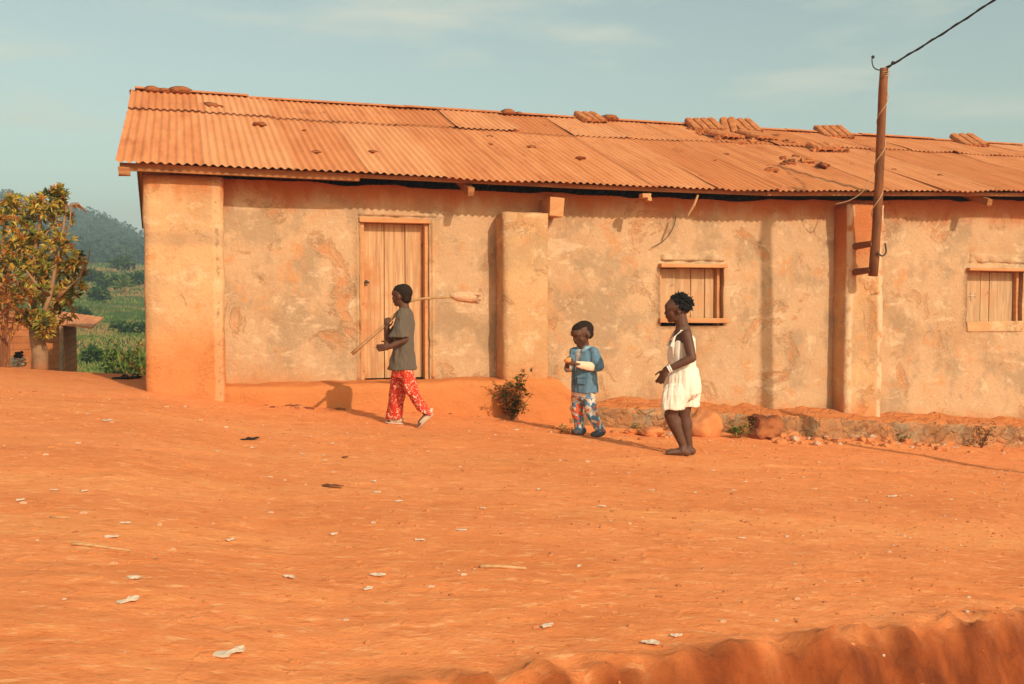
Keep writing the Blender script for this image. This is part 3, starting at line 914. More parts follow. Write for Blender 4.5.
mb.tube(helix(.955, .985, 3, .050), .006, 5)
mb.tube(helix(.25, .955, 3.2, .053), .006, 5)
mb.build('binding', M['pale_cord'], pole, bot)
mb = MB()
for px, pts_ in ((0, [(885, 68), (879, 70), (873.5, 67), (872, 60), (873, 57)]), (1, [(888, 68), (891, 66), (893, 63)])):
    mb.tube(smooth([P(a, b, 9.35) for a, b in pts_]), .007, 6)
    mb.ell(P(*pts_[-1], 9.35), .02 if px == 0 else .024, n=8)
mb.build('cable_hook', M['dark_metal'], pole, bot)
mb = MB(); mb.tube(smooth([P(a, b, 9.5) for a, b in ((877, 252), (882, 256), (886, 252), (885, 243))]), .009, 6)
mb.build('cable_hook', M['dark_metal'], pole, bot)

# roadside pole that throws the long shadow, and the cable that runs to it
pb = Vector((8.05, 5.45, g(8.05, 5.45))); pt = Vector((7.98, 5.45, 5.15))
upole = empty('utility_pole', pb); tag(upole, 'tall bare wooden roadside pole with a small crossarm', 'pole')
mb = MB(); mb.tube([pb - Vector((0, 0, .3)), pb.lerp(pt, .5) + Vector((.02, 0, 0)), pt], [.10, .085, .07], 14); mb.build('shaft', M['pole'], upole, pb, True)
mb = MB(); mb.box(pt - Vector((0, .0, .25)), (.07, .5, .07)); bevel(mb.build('crossarm', M['pole'], upole, pb))
w0 = P(886, 68, 9.35); w1_ = pt - Vector((0, -.15, .2))
mb = MB()
pts = [w0.lerp(w1_, t) - Vector((0, 0, .10 * 4 * t * (1 - t))) for t in [i / 60 for i in range(61)]]
tw = []
for i, p in enumerate(pts): tw.append(p + Vector((0, .010 * math.sin(i * 1.3), .010 * math.cos(i * 1.3))))
mb.tube(pts, .010, 6); mb.tube(tw, .008, 6)
tag(mb.build('power_cable', M['wire'], origin=w0), 'twisted black cable rising from the leaning pole to upper right', 'cable')
mb = MB()
mb.tube(smooth([P(a, b, y) for a, b, y in ((873, 174, 9.42), (868, 184, 9.44), (860, 194, 9.5), (848, 201, 9.6), (836, 204, 9.7))]), .006, 6)
tag(mb.build('slack_wire', M['pale_cord'], origin=P(874, 176, 9.4)), 'thin slack wire drooping from the leaning pole under the eave', 'wire')
mb = MB()
mb.tube([P(a, b, y) for a, b, y in ((698, 195, 9.66), (694, 205, 9.68), (688, 215, 9.72), (686, 219, 9.75))], [.012, .016, .012, .009], 6)
tag(mb.build('hanging_strip', M['dry'], origin=P(698, 195, 9.66)), 'dry pale strip dangling from the eave above the nearer window', 'strip')
mb = MB()
mb.tube(smooth([P(a, b, 10.07) for a, b in ((676, 216), (674, 226), (669, 235), (662, 242), (652, 247.5))]), .004, 5)
tag(mb.build('loose_wire', M['wire'], origin=P(676, 216, 10.06)), 'thin dark curved wire stuck to the wall above the nearer window', 'wire')

# ------------------------------------------------------------------ stones along the plinth
def gset(px, py, lift=0):
    p = G(px, py); return p + Vector((0, 0, lift))
p = gset(706, 436); rock('boulder', Vector((p.x, p.y + .05, p.z + .10)), .19, 4.4, M['rock'], 'large smooth orange boulder against the plinth behind the girl', 'boulder', 'stones along the plinth', (1.05, .8, .9), 3, .5, True, .3)
p = gset(764, 438); rock('boulder', Vector((p.x, p.y, p.z + .11)), .175, 9.3, M['rock_dark'], 'rough dark red boulder beside a green weed at the plinth', 'boulder', 'stones along the plinth', (1.0, .8, .85), 3, .55, False, 0)
for (px, py, r, lab) in ((652, 436, .11, 'rounded orange stone left of the large smooth boulder'), (634, 434, .08, 'small rounded stone on the bank beside weeds'),
                         (790, 437, .085, 'flat stone lying right of the dark red boulder'), (782, 428, .10, 'pale stone on the rubble beside the dark red boulder'), (858, 427, .12, 'dark flat stone in rubble below the red-washed pilaster'), (833, 424, .13, 'lump of mud against the foot of the red-washed pilaster')):
    p = gset(px, py); rock('stone', p + Vector((0, 0, r * .3)), r, px * .37, M['rock'], lab, 'stone', 'stones along the plinth', (1.25, .8, .6), 3, .4)
rr = random.Random(3)
for i in range(190):
    px = rr.choice([rr.uniform(560, 1024), rr.uniform(780, 1024), rr.uniform(780, 960), rr.uniform(790, 920)])
    base = lerp(px, [(560, 436), (640, 437), (760, 440), (860, 441), (960, 447), (1024, 452)])
    py = base + rr.uniform(-7, 5)
    r = rr.choice([.014, .018, .025, .03, .042, .055]) * rr.uniform(.8, 1.2)
    p = gset(px, py); pale = rr.random() < .22
    rock('pebble', p + Vector((0, 0, r * .3)), r, i * 1.7, M['grey'] if pale else M['rock'],
         ('small pale stone' if pale else 'small red stone') + ' in the rubble along the foot of the plinth', 'stone', 'rubble along the plinth', (1.2, .9, .65), 1, .5)

for i in range(60):
    px = rr.uniform(255, 490); p = gset(px, lerp(px, [(250, 404.5), (330, 407), (400, 410), (490, 416)]) + rr.uniform(-1.5, 2.5)); r_ = rr.choice([.012, .016, .022, .03])
    rock('clod', p + Vector((0, 0, r_ * .1)), r_, i * 2.3, M['clod'] if rr.random() < .6 else M['rock'], 'small crumb of earth along the foot of the orange bench', 'clod', 'crumbs along the bench', (1.7, .8, .5), 1, .5)

mb = MB()          # fine gravel over the whole yard
rg = random.Random(8)
import bmesh as _b
tb = _b.new(); _b.ops.create_icosphere(tb, subdivisions=1, radius=1)
ico_v = [v.co.copy() for v in tb.verts]; ico_f = [tuple(v.index for v in f.verts) for f in tb.faces]; tb.free()
for i in range(4600):
    Y = 2.5 + 7.2 * rg.random() ** .8; X = rg.uniform(-.2 * Y - .6, 1.05 * Y + .5)
    if Y > 9.4: continue
    r = rg.choice([.004, .006, .008, .012]) * rg.uniform(.7, 1.3) * (.75 + .05 * Y)
    z = g(X, Y); q = Vector((rg.uniform(.8, 1.6), rg.uniform(.7, 1.2), rg.uniform(.4, .8)))
    mb.add([Vector((X + v.x * r * q.x, Y + v.y * r * q.y, z + v.z * r * q.z)) for v in ico_v], ico_f, rg.choice([0] * 12 + [1] * 5 + [2]))
tag(mb.build('gravel', [M['rock'], M['tile'], M['grey']]), 'fine reddish gravel strewn over the bare earth yard', 'gravel', kind='stuff')

# ------------------------------------------------------------------ litter
def scrap(px, py, L, W, m, name, label, cat, group=None):
    p = gset(px, py); mbx = MB(); n = 6; k = 4
    a = rr.uniform(-.8, .8); ca, sa = math.cos(a), math.sin(a)
    sd = px * .13
    for side in (0, 1):
        for j in range(k + 1):
            for i in range(n + 1):
                u, v = i / n - .5, j / k - .5
                u += .10 * nz(v * 5, sd + 4)
                wsh = (1 - .6 * abs(u * 2) ** 3) * (1 + .9 * nz(u * 5, sd))
                x, y = u * L, v * W * wsh
                z = .004 + .30 * W * abs(nz(u * 5 + sd, v * 4)) + (.003 if side == 0 else 0)
                mbx.v.append(p + Vector((x * ca - y * sa, x * sa + y * ca, z)))
    w_ = n + 1; half = (k + 1) * w_
    for j in range(k):
        for i in range(n):
            q = j * w_ + i; mbx.f.append((q, q + 1, q + 1 + w_, q + w_)); mbx.m.append(0)
            q += half; mbx.f.append((q + w_, q + w_ + 1, q + 1, q)); mbx.m.append(0)
    bd = [i for i in range(n)] 
    for i in range(n):
        mbx.f.append((i + half, i + half + 1, i + 1, i)); mbx.m.append(0)
        q = k * w_ + i; mbx.f.append((q, q + 1, q + half + 1, q + half)); mbx.m.append(0)
    return tag(mbx.build(name, m, origin=p, smooth=False), label, cat, group)
scraps = [(107, 421, .10), (78, 444, .04), (54, 491, .035), (84, 492, .035), (125, 524, .05), (111, 538, .06), (134, 579, .06), (128, 602, .085), (228, 655, .11), (270, 478, .035),
          (302, 455, .05), (325, 461, .035), (324, 456, .035), (377, 493, .05), (399, 502, .05), (374, 482, .04), (310, 437, .035), (332, 444, .05), (428, 452, .03), (378, 576, .07), (368, 590, .05),
          (461, 531, .06), (334, 535, .05), (420, 541, .05), (483, 509, .04), (538, 490, .04), (652, 491, .045), (734, 491, .04), (547, 627, .06), (651, 644, .07), (676, 637, .05),
          (803, 478, .04), (892, 497, .10), (951, 500, .035), (984, 494, .03), (940, 486, .03), (1004, 485, .03), (974, 494, .03), (602, 507, .05), (742, 539, .04), (230, 541, .05), (20, 501, .05), (289, 578, .06)]
for px, py, L in scraps:
    scrap(px, py, L * .8, L * .36, M['paper'], 'paper_scrap', 'small pale scrap of paper lying on the open orange ground', 'paper scrap', 'white scraps littering the ground')
for px, py in ((852, 438), (866, 441), (898, 444), (956, 448), (838, 439)):
    scrap(px, py, .07, .05, M['paper'], 'paper_scrap', 'small white scrap caught in the rubble along the plinth', 'paper scrap', 'white scraps in the rubble')
scrap(250, 440, .14, .07, M['black'], 'dark_scrap', 'curled dark scrap lying alone left of the boy', 'scrap')
scrap(333, 487, .12, .05, M['clod'], 'dry_leaf', 'curled brown leaf among white scraps on the open ground', 'leaf')
scrap(345, 458, .05, .03, M['clod'], 'dry_leaf', 'small brown leaf nearer to the boy than the other leaf', 'leaf')
scrap(45, 369.5, .2, .07, M['paper'], 'plastic_bag', 'flat pale bag lying in the shade at the foot of the tree', 'bag')
def stick_thing(pts, r, name, label, cat):
    q = [gset(a, b, r * .8) for a, b in pts]; mbx = MB()
    mbx.tube(q, [r * (1 - .4 * i / len(q)) for i in range(len(q))], 7)
    return tag(mbx.build(name, M['dry'], origin=q[0], smooth=True), label, cat)
stick_thing([(72, 545), (85, 546), (108, 549), (130, 552)], .006, 'dry_stick', 'long dry stick lying on the ground at lower left', 'stick')
stick_thing([(480, 568), (500, 568), (526, 570)], .008, 'dry_stick', 'short pale stick lying below the boy in mid ground', 'stick')
stick_thing([(50, 518), (60, 518.5), (70, 519)], .005, 'dry_stick', 'very short stick lying near the left edge', 'stick')
# sandals in the shade by the corner
for k, (px, py) in enumerate(((122, 379), (134, 378.5))):
    p = gset(px, py); s_ = empty('sandal', p, R(20 + 25 * k))
    tag(s_, ('black sandal lying nearer the tree, in the shade of the house corner', 'black sandal lying nearer the house corner, in its shade')[k], 'sandal', 'pair of black sandals')
    mb = MB(); mb.loft([(Vector((-.10, 0, .01)), Vector((0, .025, 0)), Vector((0, 0, .012))), (Vector((-.05, 0, .012)), Vector((0, .036, 0)), Vector((0, 0, .014))), (Vector((.05, 0, .012)), Vector((0, .043, 0)), Vector((0, 0, .014))), (Vector((.10, 0, .012)), Vector((0, .02, 0)), Vector((0, 0, .01)))], 12)
    mb.build('sole', M['black'], s_, smooth=True)
    mb = MB(); mb.tube([(0.0, .04, .015), (.03, .025, .045), (.06, 0, .03), (.03, -.025, .045), (0, -.04, .015)], .008, 6)
    mb.build('strap', M['black'], s_, smooth=True)

# ------------------------------------------------------------------ people
class Fig:
    def __init__(s, name_px, label, beta, py=None):
        s.p0 = G(*name_px)
        a = math.atan2(s.p0.x, s.p0.y)          # view azimuth
        s.root = empty('person', s.p0, -a)
        s.al = a
        s.dir = Vector((math.sin(a), math.cos(a), 0)); s.rt = Vector((math.cos(a), -math.sin(a), 0))
        s.dist = s.p0.dot(s.dir)
        b = R(beta)
        s.f = Vector((-math.cos(b), math.sin(b), 0)); s.sd = Vector((-s.f.y, s.f.x, 0)); s.up = Vector((0, 0, 1))
        tag(s.root, label, 'person', 'children walking past the house')
    def J(s, px, py, d=0):
        r = ray(px, py); t = (s.dist + d) / r.dot(s.dir)
        w = CAM + r * t - s.p0
        return Vector((w.dot(s.rt), w.dot(s.dir), w.z))
    def gz(s, v):
        w = s.p0 + s.rt * v.x + s.dir * v.y
        return g(w.x, w.y) - s.p0.z

def head(mb, c, f, up, h, look_down=0, wide=1.0):
    up = Vector(up); f = Vector(f)
    sd = up.cross(f).normalized()
    if look_down:
        q = Matrix.Rotation(look_down, 3, sd); f = q @ f; up = q @ up
    ax = (f, sd, up)
    e = lambda a, s_, u, r: mb.ell(c + f * a * h * wide + sd * s_ * h * wide + up * u * h, [r[0] * h * wide, r[1] * h * wide, r[2] * h], ax, 16)
    e(-.05, 0, .10, (.44, .355, .385)); e(.10, 0, -.16, (.285, .265, .315)); e(.235, 0, -.37, (.115, .13, .10))
    e(.17, 0, .12, (.25, .29, .22))
    e(.375, 0, -.11, (.075, .075, .06)); e(.35, 0, -.03, (.06, .05, .13))
    e(.345, 0, -.225, (.065, .12, .042)); e(.335, 0, -.275, (.065, .11, .042))
    e(.305, .13, .07, (.075, .14, .045)); e(.305, -.13, .07, (.075, .14, .045))
    e(.19, .165, -.13, (.13, .10, .15)); e(.19, -.165, -.13, (.13, .10, .15))
    for s_ in (1, -1): e(-.03, .35 * s_, -.06, (.085, .045, .125))
    return c, f, sd, up

def eyes(fig, hd, h):
    c, f, sd, up = hd
    for s_ in (1, -1):
        mb = MB(); p = c + f * .345 * h + sd * .15 * s_ * h + up * .0 * h
        mb.ell(p, (.026 * h, .052 * h, .022 * h), (f, sd, up), 10, 0); mb.ell(p + f * .010 * h, .024 * h, None, 8, 1)
        mb.build('eye', [M['eye'], M['pupil']], fig.root, smooth=True)

def hand(mb, w, d, side, size, curl=.5, spread=.3):
    """palm and five bent fingers; d = pointing direction, side = thumb side"""
    d = Vector(d).normalized(); side = (Vector(side) - d * Vector(side).dot(d)).normalized(); nrm = d.cross(side)
    pc = w + d * size * .26
    mb.ell(pc, (size * .27, size * .22, size * .12), (d, side, nrm), 12)
    mb.cap(w, w + d * size * .12, size * .14, size * .15, 10)
    for k, (o, L) in enumerate(((.17, .43), (.06, .48), (-.055, .44), (-.16, .34))):
        b = w + d * size * .44 + side * o * size
        dd = (d + side * o * spread).normalized(); L *= size
        pts = [b]
        ang = 0
        for q in (.42, .32, .26):
            ang += curl * (.6 if q > .4 else .5)
            pts.append(pts[-1] + (dd * math.cos(ang) + nrm * math.sin(ang)) * L * q)
        mb.chain(pts, [size * .062, size * .058, size * .052, size * .042], 8)
    b = w + d * size * .15 + side * size * .17
    mb.chain([b, b + (side * .75 + d * .6 + nrm * .2) * size * .2, b + (side * .75 + d * 1.3 + nrm * .55) * size * .27], [size * .075, size * .065, size * .05], 8)

def foot(mb, heel, toe, r, up=Vector((0, 0, 1))):
    d = (toe - heel); L = d.length; d.normalize(); s_ = d.cross(up).normalized(); u = s_.cross(d)
    mb.ell(heel + d * r * .6 + u * r * .8, (r * .95, r * .75, r * .85), (d, s_, u))
    mb.ell(heel + d * L * .5 + u * r * .75, (L * .42, r * .72, r * .62), (d, s_, u))
    mb.ell(heel + d * L * .72 + u * r * .5, (L * .26, r * .95, r * .45), (d, s_, u))
    for k in range(5):
        o = (k - 2) * r * .38
        b = heel + d * (L * (.86 - .02 * k)) + s_ * o + u * r * .32
        mb.cap(b, b + d * L * .10, r * (.25 if k else .33), r * (.2 if k else .28), 8)

V = Vector
# ---- boy with the long stick
b = Fig((404, 426), 'boy in grey tee shirt and red floral trousers carrying a long stick', 22)
J, f, sd, up = b.J, b.f, b.sd, b.up
h = .198
mb = MB(); hc = J(401.5, 295.5, 0)
hd = head(mb, hc, (f + V((-.1, .12, 0))).normalized(), up, h, R(3), 1.06)
neck = J(404.5, 309, 0)
mb.cap(hc + V((.012, 0, -.05)), neck, .044, .048); 
Ls, Rs = J(401.5, 318.5, -.095), J(407.5, 318.5, .095)
pel = J(402.5, 368, 0)
mb.cap(Ls, Rs, .034, .034); mb.cap(neck, J(404, 320, 0), .045, .06)
mb.loft([(J(404, 317), sd * .095, f * .05), (J(404, 335), sd * .095, f * .068), (J(404, 352), sd * .085, f * .062), (pel, sd * .09, f * .07), (J(402.5, 376), sd * .075, f * .06)], 20)
Le, Lw = J(405, 339, -.135), J(390.5, 346.5, -.16)
mb.chain([Ls, Le, Lw], [.036, .034, .024])
hand(mb, Lw, J(383, 347.5, -.15) - Lw, up, .145, .3)
Re, Rw = J(389, 341, .06), J(386.5, 327.5, .045)
mb.chain([Rs, Re, Rw], [.036, .036, .027])
hand(mb, Rw, V((.1, -.35, 1)), V((1, -.3, 0)), .125, 1.15)
Lh, Rh = J(405, 368, -.05), J(400.5, 368, .05)
Lk, La = J(412, 392, -.06), J(424.5, 411, -.06)
Rk, Ra = J(397.5, 393, .08), J(394, 417, .12)
mb.chain([Lh, Lk, La], [.062, .045, .030]); mb.chain([Rh, Rk, Ra], [.062, .045, .030])
Lhe, Lto = J(432, 414.5, -.06), J(418.5, 428.5, -.08)
Rhe, Rto = J(402, 422.2, .12), J(387.5, 423.2, .12)
for q in (Rhe, Rto): q.z = b.gz(q) + .012
Lto.z = max(Lto.z, b.gz(Lto) + .01)
uL = (La - (Lhe + Lto) / 2).normalized()
foot(mb, Lhe, Lto, .034, uL); foot(mb, Rhe, Rto, .034)
mb.cap(La, Lhe.lerp(Lto, .25) + uL * .02, .03, .03); mb.cap(Ra, Rhe.lerp(Rto, .25) + up * .03, .03, .03)
fuse(mb, 'body', M['skin'], b.root, .0052, 3)
eyes(b, hd, h)
mb = MB(); c, hf, hs, hu = hd
mb.ell(c - hf * .105 * h + hu * .125 * h, (.42 * h, .378 * h, .395 * h), (hf, hs, hu), 20)
mb.ell(c - hf * .03 * h + hu * .235 * h, (.40 * h, .355 * h, .272 * h), (hf, hs, hu), 20)
mb.ell(c - hf * .25 * h - hu * .12 * h, (.2 * h, .28 * h, .25 * h), (hf, hs, hu), 16)
fuse(mb, 'hair', M['short_hair'], b.root, .006, 3, (.002, 90, 90))
# tee shirt with a wide drooping sleeve, slipped off the near shoulder a little
mb = MB()
mb.loft([(J(405.5, 308.5), sd * .054, f * .054), (J(405.3, 311), sd * .075, f * .060), (J(405, 314.5), sd * .110, f * .068), (J(404.5, 322), sd * .124, f * .078), (J(404, 335), sd * .116, f * .086), (J(403.5, 350), sd * .112, f * .092), (J(402.5, 361), sd * .124, f * .112), (J(402, 369.5), sd * .132, f * .128)], 30, wob=.018)
mb.ell(Ls + V((0, -.004, -.004)), (.052, .048, .048)); mb.loft([(Ls + V((.006, 0, .02)), f * .045, sd * .04), (Ls + V((0, -.02, -.045)), f * .062, sd * .052), (J(400, 331, -.125), f * .078, sd * .060), (J(398.5, 337, -.145), f * .092, sd * .064)], 20, wob=.04)
mb.loft([(Rs + V((0, 0, .012)), f * .045, up * .03), (Rs.lerp(Re, .35), f * .055, up * .055), (Rs.lerp(Re, .65), f * .06, up * .06)], 18)
fuse(mb, 'tee_shirt', M['shirt'], b.root, .006, 2, (.014, 21, 6))
mb = MB()
mb.loft([(J(403, 361), sd * .10, f * .085), (J(402.5, 369), sd * .105, f * .092), (J(402.5, 377), sd * .10, f * .090)], 26)
def leg(mb, pts, rr_, ax):
    mb.loft([(p, V(ax[0]) * r, V(ax[1]) * r) for p, r in zip(pts, rr_)], 20, wob=.03)
leg(mb, [Lh, Lh.lerp(Lk, .5), Lk, Lk.lerp(La, .5), La + (La - Lk) * .08], [.076, .076, .072, .070, .074], (sd, (f + up * .35).normalized()))
leg(mb, [Rh, Rh.lerp(Rk, .5), Rk, Rk.lerp(Ra, .5), Ra + (Ra - Rk) * .06], [.076, .076, .072, .070, .074], (sd, f))
fuse(mb, 'trousers', M['trousers'], b.root, .006, 3, (.009, 20, 7))
for he, to, u in ((Lhe, Lto, uL), (Rhe, Rto, up)):
    d = (to - he).normalized(); s_ = d.cross(u).normalized(); L = (to - he).length
    mb = MB(); off = u * -.004
    mb.loft([(he - d * .012 + off, s_ * .018, u * .010), (he + d * .02 + off, s_ * .034, u * .012), (he + d * L * .5 + off, s_ * .033, u * .012), (he + d * L * .8 + off, s_ * .042, u * .012), (to + d * .02 + off, s_ * .022, u * .010)], 16)
    sh = mb.build('shoe', M['sandal'], b.root, smooth=True)
    mb = MB()
    mb.ell(he + d * L * .52 + u * .022, (L * .60, .039, .030), (d, s_, u), 16); mb.ell(he + d * L * .18 + u * .034, (L * .30, .034, .032), (d, s_, u), 14)
    fuse(mb, 'upper', M['sandal'], sh, .005, 2)
# the stick is a thing of its own
def W(fig, v): return fig.p0 + fig.rt * v.x + fig.dir * v.y + V((0, 0, v.z))
sp = [W(b, J(*q)) for q in ((352, 354, .02), (364, 343.5, .03), (375, 334, .04), (386, 324.5, .05), (397, 313, .085), (409, 301.5, .11), (419, 299, .115), (432, 298, .12), (452, 296.5, .13))]
st = empty('long_handled_broom', sp[0]); tag(st, 'crooked wooden stick with a pale bound head over the shoulder of the boy', 'broom')
mb = MB(); mb.tube(sp, [.017, .016, .015, .015, .014, .013, .012, .012, .012], 10); mb.build('handle', M['stick'], st, sp[0], True)
e0, e1 = W(b, J(451, 295.8, .13)), W(b, J(477, 298, .14))
mb = MB(); dd = (e1 - e0); 
mb.tube([e0, e0.lerp(e1, .12), e0.lerp(e1, .3), e0.lerp(e1, .75), e0.lerp(e1, .95)], [.020, .034, .046, .052, .044], 14)
for k in range(90):
    t = rr.uniform(.12, .95); q = e0.lerp(e1, t); a_ = rr.uniform(0, 6.28); rad = .030 + .016 * min(1, t * 1.4)
    o_ = V((0, math.cos(a_), math.sin(a_))) * rad
    mb.tube([q + o_, q + o_ * 1.16 + dd * rr.uniform(.08, .28)], .0045, 4)
mb.build('head', M['pale_block'], st, sp[0], False)
mb = MB()
for k in range(70):
    q = e0.lerp(e1, .9) + V((rr.uniform(-.01, .01), rr.uniform(-.035, .035), rr.uniform(-.04, .045)))
    mb.tube([q, q + dd.normalized() * rr.uniform(.03, .075) + V((0, rr.uniform(-.008, .008), rr.uniform(-.004, .012)))], .0022, 4)
mb.build('bristles', M['pale_block'], st, sp[0])

# ---- toddler in the denim jacket
b = Fig((589, 437), 'small child in blue denim jacket and printed leggings looking down', -36)
J, f, sd, up = b.J, b.f, b.sd, b.up
h = .228
mb = MB(); hc = J(582, 333.5, 0)
hd = head(mb, hc, f, up, h, R(20), 1.12)
neck = J(584.5, 345, .01)
mb.cap(hc + V((.012, 0, -.06)), neck, .046, .046)
Ls, Rs = J(594, 352, -.07), J(574.5, 352, .04)
pel = J(583.5, 391, 0)
mb.cap(Ls, Rs, .028, .028); mb.cap(neck, J(584, 355, 0), .045, .06)
mb.loft([(J(584, 352), sd * .085, f * .045), (J(584, 365), sd * .09, f * .062), (J(584, 380), sd * .085, f * .072), (pel, sd * .085, f * .072), (J(583.5, 398), sd * .07, f * .06)], 20)
Le, Lw = J(598, 368, -.10), J(575, 364, -.20)
Re, Rw = J(569.5, 369, .0), J(567, 366, -.13)
mb.chain([Ls, Le, Lw], [.028, .024, .021]); mb.chain([Rs, Re, Rw], [.028, .024, .021])
hand(mb, Lw, J(568, 362.5, -.20) - Lw, up, .115, .6)
hand(mb, Rw, V((.15, -.5, .6)), V((1, 0, .3)), .11, .8)
Lh, Rh = J(588, 392, -.04), J(578.5, 392, .04)
Lk, La = J(591, 412, -.07), J(600.5, 430, -.05)
Rk, Ra = J(577, 412, .02), J(580.5, 430, .04)
mb.chain([Lh, Lk, La], [.058, .043, .029]); mb.chain([Rh, Rk, Ra], [.058, .043, .029])
Lhe, Lto = J(604, 433.5, -.04), J(592, 438, -.10)
Rhe, Rto = J(584, 435, .04), J(573, 437, -.02)
for q in (Lto, Rhe, Rto): q.z = b.gz(q) + .012
Lhe.z = b.gz(Lhe) + .035
foot(mb, Lhe, Lto, .033); foot(mb, Rhe, Rto, .033)
mb.cap(La, Lhe.lerp(Lto, .25) + up * .03, .03, .03); mb.cap(Ra, Rhe.lerp(Rto, .25) + up * .03, .03, .03)
fuse(mb, 'body', M['skin'], b.root, .0052, 3)
eyes(b, hd, h)
mb = MB(); c, hf, hs, hu = hd
mb.ell(c - hf * .125 * h + hu * .115 * h, (.44 * h, .40 * h, .375 * h), (hf, hs, hu), 20)
mb.ell(c - hf * .02 * h + hu * .235 * h, (.41 * h, .345 * h, .245 * h), (hf, hs, hu), 20)
mb.ell(c - hf * .28 * h - hu * .10 * h, (.2 * h, .30 * h, .24 * h), (hf, hs, hu), 16)
fuse(mb, 'hair', M['short_hair'], b.root, .006, 3, (.002, 90, 90))
mb = MB()      # white shirt under the jacket, its hem below
mb.loft([(J(583.5, 349), sd * .05, f * .05), (J(583.5, 354), sd * .09, f * .072), (J(583.5, 372), sd * .095, f * .088), (J(583.5, 388), sd * .105, f * .092), (J(584.5, 396), sd * .108, f * .094)], 24)
fuse(mb, 'tee_shirt', M['tee'], b.root, .006, 3, (.004, 15, 8))
# jacket: an open shell (gap at the front) with thickness, sleeves fused on
def jacket():
    mbx = MB(); n = 44
    secs = [(J(584, 348.5), .066, .062, .5), (J(584, 351), .112, .080, .5), (J(584, 357), .128, .094, .45), (J(584, 364), .13, .104, .20), (J(584, 376), .13, .112, .06), (J(585, 392), .138, .122, .05)]
    for sgn in (0, 1):
        for (c_, a, d_, gap) in secs:
            k = 1 - .12 * sgn
            for i in range(n + 1):
                w = gap + (2 * math.pi - 2 * gap) * i / n
                mbx.v.append(c_ + f * math.cos(w) * d_ * k + sd * math.sin(w) * a * k)
    w_ = n + 1; half = len(secs) * w_
    for j in range(len(secs) - 1):
        for i in range(n):
            q = j * w_ + i
            mbx.f.append((q, q + 1, q + 1 + w_, q + w_)); q += half; mbx.f.append((q + w_, q + w_ + 1, q + 1, q))
        for i in (0, n):
            q = j * w_ + i; mbx.f.append((q, q + w_, q + w_ + half, q + half))
    for j in (0, len(secs) - 1):
        for i in range(n):
            q = j * w_ + i; mbx.f.append((q, q + 1, q + 1 + half, q + half))
    mbx.m = [0] * len(mbx.f)
    return mbx
mb = jacket()
mb.ell(Ls, (.054, .05, .05)); mb.ell(Rs, (.052, .05, .05)); mb.loft([(Ls + V((-.005, 0, .015)), f * .045, sd * .04), (Ls.lerp(Le, .3), f * .058, sd * .052), (Ls.lerp(Le, .72), f * .062, sd * .055), (Le + V((.0, 0, .0)), f * .060, sd * .052), (Le + V((-.01, 0, -.03)), f * .04, sd * .04)], 18, wob=.02)
mb.loft([(Rs + V((.015, 0, .012)), f * .045, up * .035), (Rs.lerp(Re, .4), f * .056, sd * .05), (Re, f * .054, sd * .048), (Re + V((0, 0, -.025)), f * .04, sd * .035)], 18, wob=.02)
jk = fuse(mb, 'denim_jacket', M['denim'], b.root, .0065, 2, (.009, 22, 8))
mb = MB(); pk = J(584.5, 379) + f * .098 + sd * .086
rt_ = Matrix.Rotation(math.atan2((f + sd * .9).y, (f + sd * .9).x), 3, 'Z')
mb.box(pk, (.012, .075, .075), rt_); mb.box(pk + (f + sd).normalized() * .008 + up * .03, (.012, .08, .022), rt_)
bevel(mb.build('pocket', M['denim'], jk), .004)
mb = MB()
for s_ in (1, -1):
    base = J(584, 348.5) + sd * s_ * .05
    mb.loft([(base - f * .03 + up * .012, sd * s_ * .03, up * .020), (base + f * .03 + up * .0, sd * s_ * .030 + f * .006, up * .026), (base + f * .065 - up * .03, sd * s_ * .02, up * .012)], 12)
fuse(mb, 'collar', M['collar'], jk, .005, 2)
mb = MB(); 
mb.loft([(Le.lerp(Lw, .02), up * .036, V((.2, .8, 0)) * .040), (Le.lerp(Lw, .35), up * .043, V((.2, .8, 0)) * .042), (Le.lerp(Lw, .72), up * .036, V((.2, .8, 0)) * .036), (Le.lerp(Lw, .95), up * .028, V((.2, .8, 0)) * .028)], 16, wob=.03)
fuse(mb, 'sleeve', M['sleeve'], b.root, .005, 2, (.004, 25, 25))
mb = MB(); mb.loft([(Re, up * .034, V((.8, .1, 0)) * .034), (Re.lerp(Rw, .5), up * .034, V((.8, .1, 0)) * .034), (Re.lerp(Rw, .9), up * .028, V((.8, .1, 0)) * .028)], 14)
fuse(mb, 'sleeve', M['sleeve'], b.root, .005, 2)
mb = MB()
mb.loft([(J(583.5, 384), sd * .092, f * .082), (J(583.5, 392), sd * .098, f * .085), (J(583.5, 399), sd * .088, f * .078)], 24)
mb.chain([Lh, Lk, La + (La - Lk) * .04], [.068, .056, .043], 16); mb.chain([Rh, Rk, Ra + (Ra - Rk) * .04], [.068, .054, .045], 16)
fuse(mb, 'leggings', M['leggings'], b.root, .006, 3, (.005, 18, 14))
for he, to in ((Lhe, Lto), (Rhe, Rto)):
    d = (to - he).normalized(); s_ = d.cross(up).normalized(); u = s_.cross(d); L = (to - he).length
    mb = MB()
    mb.ell(he + d * L * .5 + u * .022, (L * .62, .040, .032), (d, s_, u), 16); mb.ell(he + d * L * .2 + u * .035, (L * .36, .036, .036), (d, s_, u), 14)
    fuse(mb, 'shoe', M['shoe_dark'], b.root, .005, 2)
pw = W(b, J(567.5, 360.5, -.215))
mb = MB(); mb.ell((0, 0, 0), (.035, .026, .024)); mb.ell((.018, 0, .012), (.022, .02, .018))
fb = fuse(mb, 'bread', M['bread'], None, .006, 3, (.004, 40, 40), (0, 0, 0)); fb.location = pw
tag(fb, 'piece of orange-brown bread held to the chest of the small child', 'bread')

